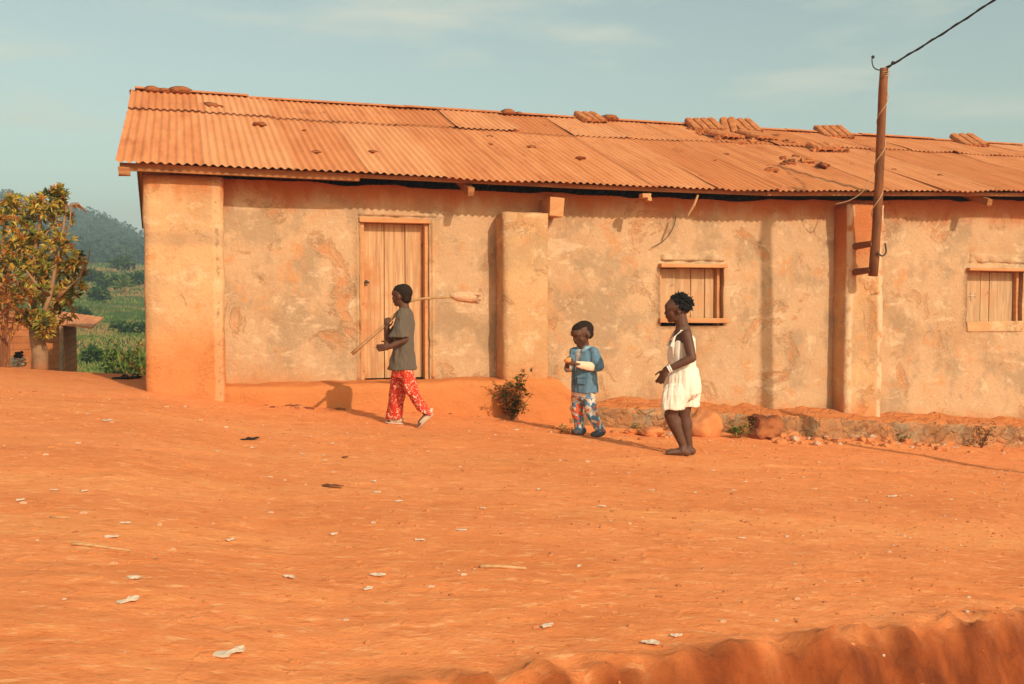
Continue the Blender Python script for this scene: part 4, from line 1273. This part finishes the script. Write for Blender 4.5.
# ---- girl in cream romper
b = Fig((680, 455), 'barefoot girl with short curly hair in a cream strappy romper', -14)
J, f, sd, up = b.J, b.f, b.sd, b.up
h = .226
mb = MB(); hc = J(676.5, 309.5, 0)
hd = head(mb, hc, (f + V((0, .10, 0))).normalized(), up, h, R(4), 1.05)
neck = J(682, 325, 0)
mb.cap(hc + V((.030, 0, -.05)), neck, .054, .055); mb.cap(neck, J(686, 333, 0), .052, .05)
Ls, Rs = J(686.5, 334.5, -.10), J(677.5, 334.5, .10)
pel = J(683.5, 378, 0)
mb.cap(Ls, Rs, .038, .038); mb.cap(neck, J(681.5, 336, 0), .050, .068)
mb.loft([(J(682, 331.5), sd * .095, f * .048), (J(681, 343), sd * .10, f * .088), (J(682, 357), sd * .092, f * .085), (J(683, 368), sd * .09, f * .072), (pel, sd * .10, f * .085), (J(684, 390), sd * .085, f * .07)], 22)
Le, Lw = J(692, 358, -.17), J(667, 370, -.19)
Re, Rw = J(684, 357, .16), J(665, 370, .05)
mb.chain([Ls, Ls.lerp(Le, .5), Le, Le.lerp(Lw, .4), Lw], [.045, .044, .038, .034, .024]); mb.chain([Rs, Re, Rw], [.044, .036, .024])
hand(mb, Lw, V((-.45, .05, -.85)), V((-.6, .5, .3)), .145, .25)
hand(mb, Rw, V((-.4, -.1, -.9)), V((-.6, -.5, .3)), .145, .35)
Lh, Rh = J(681, 388, -.06), J(686.5, 388, .06)
Lk, La = J(670.5, 415, -.08), J(683.5, 446, -.06)
Rk, Ra = J(683.5, 416, .06), J(689, 446, .07)
for hp, k, a in ((Lh, Lk, La), (Rh, Rk, Ra)):
    mb.chain([hp, hp.lerp(k, .5), k, k.lerp(a, .33), k.lerp(a, .7), a], [.070, .062, .054, .053, .041, .033], 14)
    mb.ell(k.lerp(a, .3) + V((.014, 0, 0)), (.048, .046, .085))
Lhe, Lto = J(689, 451.5, -.06), J(664.5, 456, -.12)
Rhe, Rto = J(694, 452, .07), J(672, 454, .02)
for q in (Lhe, Lto, Rhe, Rto): q.z = b.gz(q) + .004
foot(mb, Lhe, Lto, .040); foot(mb, Rhe, Rto, .040)
mb.cap(La, Lhe.lerp(Lto, .28) + up * .04, .034, .036); mb.cap(Ra, Rhe.lerp(Rto, .28) + up * .04, .034, .036)
fuse(mb, 'body', M['skin'], b.root, .0052, 3)
eyes(b, hd, h)
mb = MB(); c, hf, hs, hu = hd
mb.ell(c - hf * .14 * h + hu * .16 * h, (.43 * h, .39 * h, .40 * h), (hf, hs, hu), 20)
rh = random.Random(4)
for k in range(620):
    th, ph = rh.uniform(0, 2 * math.pi), math.acos(rh.uniform(-.45, 1))
    v = V((math.sin(ph) * math.cos(th), math.sin(ph) * math.sin(th), math.cos(ph)))
    if v.x > .5 and v.z < .6: continue
    if abs(v.y) > .5 and v.x > .15 and v.z < .25: continue
    p = c - hf * .14 * h + hu * .16 * h + (hf * v.x * .43 + hs * v.y * .39 + hu * v.z * .40) * h
    o = (hf * v.x + hs * v.y + hu * v.z)
    L = rh.uniform(.01, .10) * h * (1.1 if v.x < .3 else .6)
    mb.cap(p, p + (o + V((rh.uniform(-.4, .4), rh.uniform(-.4, .4), rh.uniform(-.3, .3)))) * L, .032 * h, .020 * h, 6)
fuse(mb, 'hair', M['hair'], b.root, .0048, 1, (.007, 80, 80))
# romper: bodice with low V front, straps, gathered waist, puffed legs
mb = MB()
def vneck(c_, a, d_, dip, n=30): return c_, a, d_, dip
n = 40; secs = [(J(682, 337.5), .116, .108, .105, .0), (J(681.6, 346), .120, .116, .030, .0), (J(681.5, 353), .118, .122, .0, 0), (J(681.8, 361), .114, .120, 0, 0), (J(682.2, 366), .110, .114, 0, 0), (J(682.2, 370), .112, .116, 0, 0)]
mv, mf = [], []
for j, (c_, a, d_, dip, _) in enumerate(secs):
    for i in range(n):
        w = 2 * math.pi * i / n
        fr = max(0, math.cos(w))
        z = -dip * (1.0 * fr ** 5 + .42 * abs(math.sin(w)) ** 6)
        q = 1 + .012 * math.sin(11 * w + j)
        mv.append(c_ + f * math.cos(w) * d_ * q + sd * math.sin(w) * a * q + up * z)
for j in range(len(secs) - 1):
    for i in range(n):
        i2 = (i + 1) % n; mf.append((j * n + i, j * n + i2, (j + 1) * n + i2, (j + 1) * n + i))
mf.append(tuple(range(n - 1, -1, -1))); mf.append(tuple((len(secs) - 1) * n + i for i in range(n)))
mb.add(mv, mf)
for s_ in (1, -1):
    sh = (Ls if s_ > 0 else Rs)
    t0 = J(682, 338) + sd * s_ * .068
    kn = [(.108, -.075), (.094, -.03), (.066, .022), (.022, .062), (-.022, .060), (-.062, .02), (-.092, -.03)]
    mb.tube([t0 + f * a_ + up * (z_ + .004) for a_, z_ in kn], [.012, .008, .008, .008, .008, .008, .012], 8)
mb.loft([(J(682.2, 366), sd * .108, f * .112), (J(682.5, 369), sd * .124, f * .126), (J(682.5, 377), sd * .142, f * .148), (J(682.3, 386), sd * .148, f * .158), (J(682, 393), sd * .142, f * .155), (J(681.5, 398), sd * .10, f * .11)], 44, wob=.022)
mb.loft([(J(680, 384, -.07), sd * .08, f * .115), (J(677, 394, -.085), sd * .092, f * .128), (J(673.5, 403, -.09), sd * .095, f * .108), (J(672.5, 409, -.09), sd * .098, f * .100)], 26, wob=.035)
mb.loft([(J(685, 384, .07), sd * .08, f * .115), (J(686, 394, .075), sd * .090, f * .122), (J(687.5, 402, .075), sd * .092, f * .098), (J(688.5, 406.5, .075), sd * .095, f * .09)], 26, wob=.035)
fuse(mb, 'romper', M['white'], b.root, .006, 2, (.011, 25, 4))
mb = MB()
for k in range(2):
    q = Lw.lerp(Le, .06 + .07 * k); d = (Le - Lw).normalized(); a1 = d.orthogonal().normalized(); a2 = d.cross(a1)
    mb.tube([q + (a1 * math.cos(t) + a2 * math.sin(t)) * .027 for t in [2 * math.pi * i / 16 for i in range(17)]], .008, 6)
mb.build('bracelet', M['tee'], b.root, smooth=True)

# ------------------------------------------------------------------ plants
def leafy(parent, origin, name, centers, n, L, mats, weights, rnd, up_bias=.3, whorl=5):
    mbx = MB()
    for k in range(n):
        c_, rad = rnd.choice(centers)
        v = V((rnd.gauss(0, 1), rnd.gauss(0, 1), rnd.gauss(0, 1))).normalized() * rnd.random() ** .45
        p = V(c_) + V((v.x * rad[0], v.y * rad[1], v.z * rad[2]))
        mi = rnd.choices(range(len(mats)), weights)[0]
        ax_ = (v + V((0, 0, up_bias))).normalized()
        for q in range(whorl):
            d = V((rnd.gauss(0, 1), rnd.gauss(0, 1), rnd.gauss(0, 1))) * .65 + ax_ * .7
            l = L * rnd.uniform(.6, 1.2)
            mbx.leaf(p, d, V((rnd.gauss(0, .5), rnd.gauss(0, .5), 1)), l, l * rnd.uniform(.34, .46), mi if rnd.random() < .75 else rnd.choices(range(len(mats)), weights)[0])
    return mbx.build(name, mats, parent, origin)

rt = random.Random(21)
# the tree at the left edge
tb_ = P(40, 366, 12.1); tb_.z = g(tb_.x, tb_.y)
tree = empty('small_tree', tb_); tag(tree, 'small leafy tree with yellow-green leaves in front of the brick hut', 'tree')
Tp = lambda px, py, d=0: P(px, py, 12.1 + d)
mb = MB()
mb.tube([tb_ - V((0, 0, .15)), Tp(40, 352), Tp(37, 340), Tp(35, 330)], [.095, .085, .075, .065], 12)
limbs = [[(36, 333, 0), (24, 322, .05), (14, 306, .1), (6, 280, .1), (2, 250, .1), (4, 225, .15)], [(36, 334, 0), (42, 318, -.1), (50, 296, -.15), (55, 270, -.1), (62, 240, -.1), (66, 206, 0)],
         [(35, 332, 0), (34, 310, .1), (33, 280, .05), (35, 250, 0), (40, 220, 0), (44, 195, 0)], [(42, 318, -.1), (56, 300, -.1), (70, 280, 0), (78, 262, .1)],
         [(33, 280, .05), (22, 255, -.1), (16, 230, -.1), (12, 205, 0)], [(35, 250, 0), (50, 228, .1), (57, 208, .1), (58, 190, .1)], [(50, 296, -.15), (38, 286, -.3), (26, 270, -.35)],
         [(24, 322, .05), (8, 318, -.1), (-8, 300, -.1), (-16, 270, 0), (-20, 240, 0)], [(62, 240, -.1), (70, 225, -.1), (71, 203, -.1)], [(70, 280, 0), (82, 273, 0), (88, 262, 0), (90, 249, 0)], [(56, 300, -.1), (68, 288, -.15), (80, 278, -.15), (84, 262, -.1)]]
for lm in limbs:
    q = [Tp(*a) for a in lm]; r0 = .034 if lm[0][1] > 325 else (.02 if lm[0][1] > 290 else .012)
    mb.tube(q, [r0 * (1 - .75 * i / len(q)) for i in range(len(q))], 7)
mb.build('trunk', M['bark'], tree, tb_, True)
cl = []
for (px, py, r, d) in ((10, 222, 15, 0), (30, 212, 15, .1), (45, 205, 14, 0), (60, 215, 12, .1), (22, 240, 18, -.2), (42, 240, 18, .1), (60, 245, 13, -.1), (8, 262, 16, 0), (30, 268, 18, -.3), (50, 270, 18, .1), (68, 262, 13, 0),
                       (75, 268, 9, .1), (14, 292, 16, .1), (36, 296, 16, -.2), (56, 298, 16, .1), (70, 290, 12, 0), (28, 318, 9, -.1), (46, 322, 8, -.2), (-14, 250, 20, 0), (-12, 290, 20, 0), (-25, 270, 20, .2), (58, 195, 7, 0), (12, 203, 7, 0), (44, 330, 6, -.2), (30, 250, 22, .4), (40, 285, 22, .4), (10, 250, 22, .4), (60, 308, 14, .3)):
    c_ = Tp(px, py, d); s_ = r * 11.2 / F
    cl.append((c_, (s_, s_ * 1.3, s_)))
leafy(tree, tb_, 'crown', cl, 1000, .086, [M['lg'], M['ly'], M['lo'], M['ld']], [3.6, 6, 3, 1], rt, .5, 6)
# drooping top twig
mb = MB()
for k in range(10):
    q = Tp(70 + k * 1.3, 204 - 4 * math.sin(k / 9 * 2.6) + k * .7); mb.leaf(q, V((.6, rt.gauss(0, .4), -.6)), V((0, 0, 1)), .09, .035, 0)
mb.tube([Tp(68, 207), Tp(72, 203), Tp(78, 203), (Tp(83, 209))], .006, 5, 1)
mb.build('drooping_twig', [M['lo'], M['bark']], tree, tb_)
# dry brown bush at the very left, in front of the tree
p = P(6, 368, 11.9); p.z = g(p.x, p.y)
bu = empty('dry_shrub', p); tag(bu, 'dry rust-brown shrub at the left edge below the tree crown', 'shrub')
mb = MB()
for k in range(16):
    a, b_ = rt.uniform(-18, 20), rt.uniform(272, 330)
    mb.tube([p + V((rt.uniform(-.08, .08), 0, -.03)), P(6 + a * .5, 330, 11.9), P(6 + a, b_, 11.9 + rt.uniform(-.2, .2))], [.010, .008, .004], 5)
mb.build('stem', M['pole'], bu, p)
leafy(bu, p, 'foliage', [(P(4, 290, 11.85), (.28, .25, .25)), (P(14, 300, 11.85), (.2, .2, .22)), (P(0, 318, 11.85), (.25, .2, .25))], 130, .06, [M['lb'], M['lo']], [3, 2], rt, .2, 5)

# hut beyond the edge
YH = 18.5
hp = P(30, 365, YH); hp.z = -1.1
hut = empty('brick_hut', hp); tag(hut, 'low red mud-brick hut with a rusty tin roof behind the tree', 'hut')
xa, xb = P(-40, 340, YH).x - 1.2, P(65, 340, YH).x
zt = P(30, 320, YH).z
mb = MB(); mb.box(((xa + xb) / 2, YH + 1, (zt - 1.4) / 2), (xb - xa, 2.0, zt + 1.4)); bevel(mb.build('wall', M['brick'], hut, hp), .02)
mb = MB()
x0_, x1_ = P(48, 325, YH).x, P(92, 330, YH - .5).x
nx_ = 60; w_ = nx_ + 1
for j in range(2):
    for i in range(nx_ + 1):
        t = i / nx_; xx = x0_ - .05 + (x1_ - x0_ + .05) * t
        z = P(55, 319.5, YH).z + (P(92, 327, YH - .5).z - P(55, 319.5, YH).z) * t + .004 * math.cos(t * 50)
        mb.v.append((xx, YH - .5 + 2.7 * j, z + .12 * j))
for i in range(nx_): mb.f.append((i, i + 1, w_ + i + 1, w_ + i)); mb.m.append(0)
rf = mb.build('roof', M['sheet'], hut, hp); so = rf.modifiers.new('t', 'SOLIDIFY'); so.thickness = .035
mb = MB(); mb.box(((xa + x0_) / 2, YH + 1.02, zt + .05), (abs(x0_ - xa), 2.1, .05), Matrix.Rotation(R(3), 3, 'X')); mb.build('roof', M['tile'], hut, hp)
pp = P(60.5, 330, YH - .45)
mb = MB(); mb.tube([(pp.x, YH - .45, -1.3), (pp.x + .01, YH - .45, P(60, 322, YH - .45).z)], [.038, .034], 10); mb.build('post', M['bark'], hut, hp, True)
p = P(18, 360, 13.9)
mb = MB()
for k, (dx, dz, r) in enumerate(((0, 0, .06), (.03, -.06, .07), (-.04, -.06, .06), (.01, .05, .05))): mb.ell(p + V((dx, 0, dz)), (r, r, r * .8))
p.z = g(p.x, p.y) + .1
mb = MB(); q0 = P(18, 364, 13.2)
for k in range(14): mb.ell(q0 + V((rt.uniform(-.07, .07), rt.uniform(-.05, .05), rt.uniform(-.03, .08))), (rt.uniform(.02, .06), .03, rt.uniform(.015, .04)), None, 8, 0)
for k in range(7): mb.ell(q0 + V((rt.uniform(-.02, .06), rt.uniform(-.05, .0), rt.uniform(.08, .14))), (rt.uniform(.02, .05), .03, rt.uniform(.015, .03)), None, 8, 1)
tag(mb.build('rag', [M['paper'], M['black']], origin=q0, smooth=True), 'crumpled black and white rag at the foot of the brick hut', 'rag')

def shrub(px, py, Y, rpx, hpx, n, L, mats, wts, label, cat='bush', name='bush', group='bushes on the far slope'):
    p = P(px, py, Y); 
    p.z = min(p.z, g(p.x, p.y) + .0) if Y < 30 else g(p.x, p.y)
    k = Y * .93 / F
    o = empty(name, p); tag(o, label, cat, group)
    mbx = MB()
    for q in range(6): mbx.tube([p - V((0, 0, .05)), p + V((rt.uniform(-.5, .5) * rpx * k, rt.uniform(-.3, .3) * rpx * k, hpx * k * rt.uniform(.5, .9)))], [.012 * Y / 12, .005 * Y / 12], 5)
    mbx.build('stem', M['bark'], o, p)
    cs = [(p + V((rt.uniform(-.5, .5) * rpx * k, rt.uniform(-.5, .5) * rpx * k, hpx * k * rt.uniform(.35, .75))), (rpx * k * .55, rpx * k * .55, hpx * k * .32)) for q in range(6)]
    leafy(o, p, 'foliage', cs, n, L, mats, wts, rt, .4, 5)
    return o
vm = [M['vg'], M['vd'], M['vl']]
shrub(81, 372, 21, 14, 40, 170, .10, [M['vd'], M['lb'], M['vg']], [3, 2, 1], 'dark brownish bush right of the brick hut', group='bushes by the hut')
shrub(117, 372, 25, 14, 62, 230, .12, vm, [3, 1, 3], 'bright green bush between the dark bush and the house corner', group='bushes by the hut')
shrub(138, 372, 24, 14, 62, 240, .12, [M['vg'], M['lo'], M['vl']], [3, 2, 3], 'yellow-tinged bush close to the house corner', group='bushes by the hut')
for px, py, lab in ((127, 345, 'pale upright leaf shoot standing clear of the house corner'), (143, 343, 'pale upright leaf shoot next to the house corner')):
    a = P(px, 380, 24); a.z = g(a.x, a.y); mb = MB(); zt2 = P(px, py, 24).z
    for k in range(7):
        mb.leaf(a + V((0, 0, (zt2 - a.z) * .45)), V((rt.gauss(0, .3), rt.gauss(0, .3), 1)), V((0, -1, .2)), (zt2 - a.z) * rt.uniform(.4, .55), .10, 0)
    mb.tube([a, V((a.x, a.y, zt2 - .2))], [.02, .01], 5, 0)
    tag(mb.build('leaf_shoot', [M['vl']], origin=a), lab, 'plant', 'pale shoots in the bushes')
for i, (px, Y, rp, hp_, lab) in enumerate(((91, 40, 11, 14, 'bluish green round bush on the slope beyond the hut roof'), (135, 58, 16, 9, 'long dark bush on the slope beside the house corner'), (118, 62, 8, 8, 'small dark bush left of the long dark bush'),
      (100, 85, 10, 12, 'mid green bush halfway up the slope left of the palm'), (112, 100, 14, 12, 'broad bush on the brow of the slope behind the palm'), (136, 105, 14, 13, 'broad bush on the brow of the slope beside the house corner'),
      (90, 110, 13, 12, 'broad bush on the brow of the slope beside the tree crown'), (80, 70, 10, 10, 'small bush on the slope close behind the tree crown'), (140, 33, 8, 8, 'low green bush in the dry grass near the house corner'), (160, 80, 14, 12, 'bush on the slope hidden behind the house corner'), (70, 95, 12, 12, 'bush on the slope seen through the tree crown'), (104, 30, 10, 8, 'low bush in the grass just beyond the dark bush'), (125, 130, 12, 9, 'furthest bush on the brow of the slope'))):
    if i == 9: continue
    shrub(px, 300, Y, rp, hp_, 150, .012 * Y * .55, vm, [2, 4, 1], lab)
# palm-like plant on the slope
p = P(124, 300, 92); p.z = g(p.x, p.y)
o = empty('palm_plant', p); tag(o, 'light green palm-like plant on the far slope', 'plant')
zt_ = P(124, 287, 92).z
mb = MB(); mb.tube([p, V((p.x, p.y, zt_))], [.14, .10], 7); mb.build('stem', M['pole'], o, p)
mb = MB()
for k in range(22):
    a = rt.uniform(0, 2 * math.pi); q = V((p.x, p.y, zt_))
    mb.leaf(q, V((math.cos(a), math.sin(a), rt.uniform(-.2, 1.1))), V((0, 0, 1)), rt.uniform(1.0, 1.6), .32, 0)
mb.build('frond', [M['vl']], o, p)

# grass on the falling ground and the far slope (stuff)
mb = MB(); rgx = random.Random(17)
for i in range(15000):
    Y = math.exp(rgx.uniform(math.log(13.3), math.log(165)))
    px = rgx.uniform(-80, 220); X = P(px, 300, Y).x
    if Y < 17 and X > -.4: continue
    z = g(X, Y); nn = mnoise.noise(V((X * .06, Y * .06, 0)))
    k = .016 * Y ** .8 * .6
    hgt = rgx.uniform(.4, 1.3) * k * .8 + .04
    n2 = nn + rgx.gauss(0, .16)
    mi = 2 if n2 > (.02 if Y > 45 else .16) else (1 if n2 > -.16 else 0)
    for q in range(3):
        mb.leaf(V((X + rgx.gauss(0, k), Y + rgx.gauss(0, k), z - .02)), V((rgx.gauss(0, .35), rgx.gauss(0, .35), 1)), V((rgx.gauss(0, 1), rgx.gauss(0, 1), 0)), hgt, hgt * .30, mi)
tag(mb.build('grass', [M['vg'], M['vl'], M['straw'], M['vd']]), 'green and straw-coloured grass over the falling slope', 'grass', kind='stuff')

# weeds along the plinth and the bush at the short pilaster
def weed(px, py, hpx, wpx, n, L, mats, wts, label, name='weed', cat='weed', group='weeds along the plinth'):
    p = gset(px, py); p.y = min(p.y, 9.64 if px < 540 else 9.40); p.z = g(p.x, p.y); k = p.dot(V((math.sin(TH), math.cos(TH), 0))) / F
    o = empty(name, p); tag(o, label, cat, group)
    mbx = MB(); tips = []
    for q in range(max(4, n // 9)):
        e = p + V((rt.uniform(-1, 1) * wpx * .5 * k, -rt.uniform(-.6, 1) * wpx * .3 * k, hpx * k * rt.uniform(.5, 1)))
        m_ = p.lerp(e, .5) + V((rt.uniform(-.02, .02), 0, .02)); tips += [m_, e, m_.lerp(e, .5), p.lerp(m_, .6)]
        mbx.tube([p - V((0, 0, .02)), m_, e], [.006, .004, .002], 5)
    mbx.build('stem', M['pole'], o, p)
    mbx = MB()
    for q in range(n):
        t = rt.choice(tips) + V((rt.gauss(0, .025), rt.gauss(0, .025), rt.gauss(0, .025))); t.z = max(t.z, p.z + .02); mi = rt.choices(range(len(mats)), wts)[0]
        for z_ in range(3):
            l = L * rt.uniform(.6, 1.2); mbx.leaf(t, V((rt.gauss(0, 1), rt.gauss(0, 1), rt.gauss(.4, .6))), V((0, 0, 1)), l, l * .42, mi)
    mbx.build('foliage', mats, o, p)
weed(512, 420, 46, 40, 170, .06, [M['vd'], M['lb'], M['vg'], M['lo']], [3, 2, 2, 1.6], 'knee-high scraggly bush at the foot of the short pilaster', 'bush', 'bush', 'bushes at the house front')
weed(737, 438, 14, 30, 90, .04, [M['vg'], M['vl'], M['lo']], [3, 2, 1], 'low green weed left of the dark red boulder')
weed(634, 434, 10, 28, 40, .035, [M['vg'], M['vl'], M['straw']], [2, 2, 2], 'sparse green weed between the small child and the girl')
weed(648, 424, 22, 22, 26, .04, [M['lo'], M['vg'], M['straw']], [3, 2, 2], 'dry brownish weed standing just left of the girl')
weed(962, 444, 24, 20, 60, .04, [M['vd'], M['lb'], M['vg']], [3, 3, 1], 'dark dry weed at the plinth below the farther window')
weed(900, 443, 9, 16, 26, .03, [M['vg'], M['vd'], M['vl']], [2, 1, 1], 'tiny green weed in rubble right of the red-washed pilaster')
weed(568, 434, 8, 40, 30, .04, [M['straw'], M['vg'], M['lo']], [3, 1, 2], 'straw-coloured weed lying along the bank behind the small child')
weed(620, 415, 24, 4, 8, .02, [M['lo'], M['straw']], [1, 1], 'thin bare stalk standing right of the small child')

# ------------------------------------------------------------------ hills and far wood
prof = [(-400, 150), (-200, 175), (-80, 192), (0, 193), (22, 199), (45, 204), (62, 206), (85, 208), (100, 214), (118, 219), (132, 230), (160, 240), (260, 255), (500, 270), (900, 275)]
HY = 430
top_pts = [(P(px, py + 11, HY).x, P(px, py + 11, HY).z) for px, py in prof]
def hill_z(X, Y):
    t = min(1.15, (Y - 200) / (HY - 200))
    z = 5 + (lerp(X * HY / max(Y, 1), top_pts) - 9) * sstep(0, 1, t) + 4 * nz(X * .03, Y * .03) * t
    if Y > HY: z -= (Y - HY) * .3
    return z
hx = [-330 + 6 * i for i in range(130)]; hy = [200 + 10 * i for i in range(33)]
mb = MB(); nh = len(hx)
mb.v = [(x, y, hill_z(x, y) - .5) for y in hy for x in hx]
for j in range(len(hy) - 1):
    for i in range(nh - 1): mb.f.append((j * nh + i, j * nh + i + 1, (j + 1) * nh + i + 1, (j + 1) * nh + i)); mb.m.append(0)
tag(mb.build('hills', M['forest'], smooth=True), kind='structure')
mb = MB(); rf_ = random.Random(9)
for i in range(1700):
    Y = rf_.uniform(205, HY + 8); px = rf_.uniform(-60, 230); X = P(px, 240, Y).x
    z = hill_z(X, Y); r = rf_.uniform(1.6, 3.8); mi = rf_.choice([0, 0, 1])
    hgt = r * rf_.uniform(.7, 1.2)
    for q in range(64):
        v = V((rf_.gauss(0, 1), rf_.gauss(0, 1), rf_.gauss(0, 1))).normalized()
        c_ = V((X + v.x * r, Y + v.y * r, z + hgt + v.z * hgt))
        mb.leaf(c_, V((rf_.gauss(0, 1), rf_.gauss(0, 1), rf_.gauss(0, .6))) + v * .3, v, r * .36, r * .30, mi)
tag(mb.build('forest', [M['forest'], M['forest2']]), 'dark wooded ridge fading in the haze behind the fields', 'forest', kind='stuff')

# ------------------------------------------------------------------ air, sun, sky, camera
mb = MB(); mb.box((150, 420, 32), (1900, 1010, 92))
hz = mb.build('haze', []); tag(hz, 'thin bluish haze over the whole landscape', 'haze', kind='stuff')
hm = bpy.data.materials.new('haze_air'); hm.use_nodes = True; nt = hm.node_tree; nt.nodes.clear()
o_ = nt.nodes.new('ShaderNodeOutputMaterial'); pv = nt.nodes.new('ShaderNodeVolumePrincipled')
pv.inputs['Color'].default_value = (.62, .80, .86, 1); pv.inputs['Density'].default_value = .0017; pv.inputs['Anisotropy'].default_value = .0
nt.links.new(pv.outputs[0], o_.inputs['Volume']); hz.data.materials.append(hm)

EL, AZ = R(32), R(18)       # the sun stands behind the camera, a little to the right
to_sun = V((math.sin(AZ) * math.cos(EL), -math.cos(AZ) * math.cos(EL), math.sin(EL)))
L = bpy.data.lights.new('sun', 'SUN'); L.energy = 3.7; L.angle = R(.6); L.color = (1, .87, .70)
lo = bpy.data.objects.new('sun', L); C.objects.link(lo); lo.rotation_euler = (-to_sun).to_track_quat('-Z', 'Y').to_euler()
w = bpy.data.worlds.new('World'); scene.world = w; w.use_nodes = True; nt = w.node_tree
bg = nt.nodes['Background']; sky = nt.nodes.new('ShaderNodeTexSky'); sky.sky_type = 'NISHITA'; sky.sun_disc = False
sky.sun_elevation = EL; sky.sun_rotation = math.atan2(to_sun.x, to_sun.y); sky.air_density = 1; sky.dust_density = 2.2; sky.ozone_density = 1
def wn(t, **k):
    x = nt.nodes.new(t)
    for a, b_ in k.items(): setattr(x, a, b_)
    return x
tc = wn('ShaderNodeTexCoord'); mp = wn('ShaderNodeMapping'); mp.inputs['Scale'].default_value = (1.5, 1.5, 6.5)
nt.links.new(tc.outputs['Generated'], mp.inputs[0])
no = wn('ShaderNodeTexNoise'); no.inputs['Scale'].default_value = 2.6; no.inputs['Detail'].default_value = 6; no.inputs['Roughness'].default_value = .5; nt.links.new(mp.outputs[0], no.inputs['Vector'])
mr = wn('ShaderNodeMapRange', interpolation_type='SMOOTHSTEP'); nt.links.new(no.outputs['Fac'], mr.inputs[0])
for i_, q in enumerate((.47, .70, 0, .75)): mr.inputs[i_ + 1].default_value = q
tint = wn('ShaderNodeMix', data_type='RGBA', blend_type='MULTIPLY'); tint.inputs[0].default_value = 1
nt.links.new(sky.outputs[0], tint.inputs[6]); tint.inputs[7].default_value = (1.02, 1.07, .75, 1)
hs_ = wn('ShaderNodeHueSaturation'); hs_.inputs['Saturation'].default_value = .7; nt.links.new(tint.outputs[2], hs_.inputs['Color'])
cm = wn('ShaderNodeMix', data_type='RGBA'); nt.links.new(mr.outputs[0], cm.inputs[0]); nt.links.new(hs_.outputs[0], cm.inputs[6]); cm.inputs[7].default_value = (4.9, 4.7, 3.8, 1)
nt.links.new(cm.outputs[2], bg.inputs['Color']); bg.inputs['Strength'].default_value = .15

cam = bpy.data.cameras.new('camera'); cam.lens = 35; cam.sensor_width = 36; cam.clip_start = .05; cam.clip_end = 5000
co = bpy.data.objects.new('camera', cam); C.objects.link(co); co.location = CAM
co.rotation_euler = (math.pi / 2 - PH, 0, -TH); scene.camera = co
scene.view_settings.view_transform = 'Standard'; scene.view_settings.look = 'None'; scene.view_settings.gamma = 1; scene.view_settings.use_curve_mapping = False
scene.view_settings.exposure = 0.25
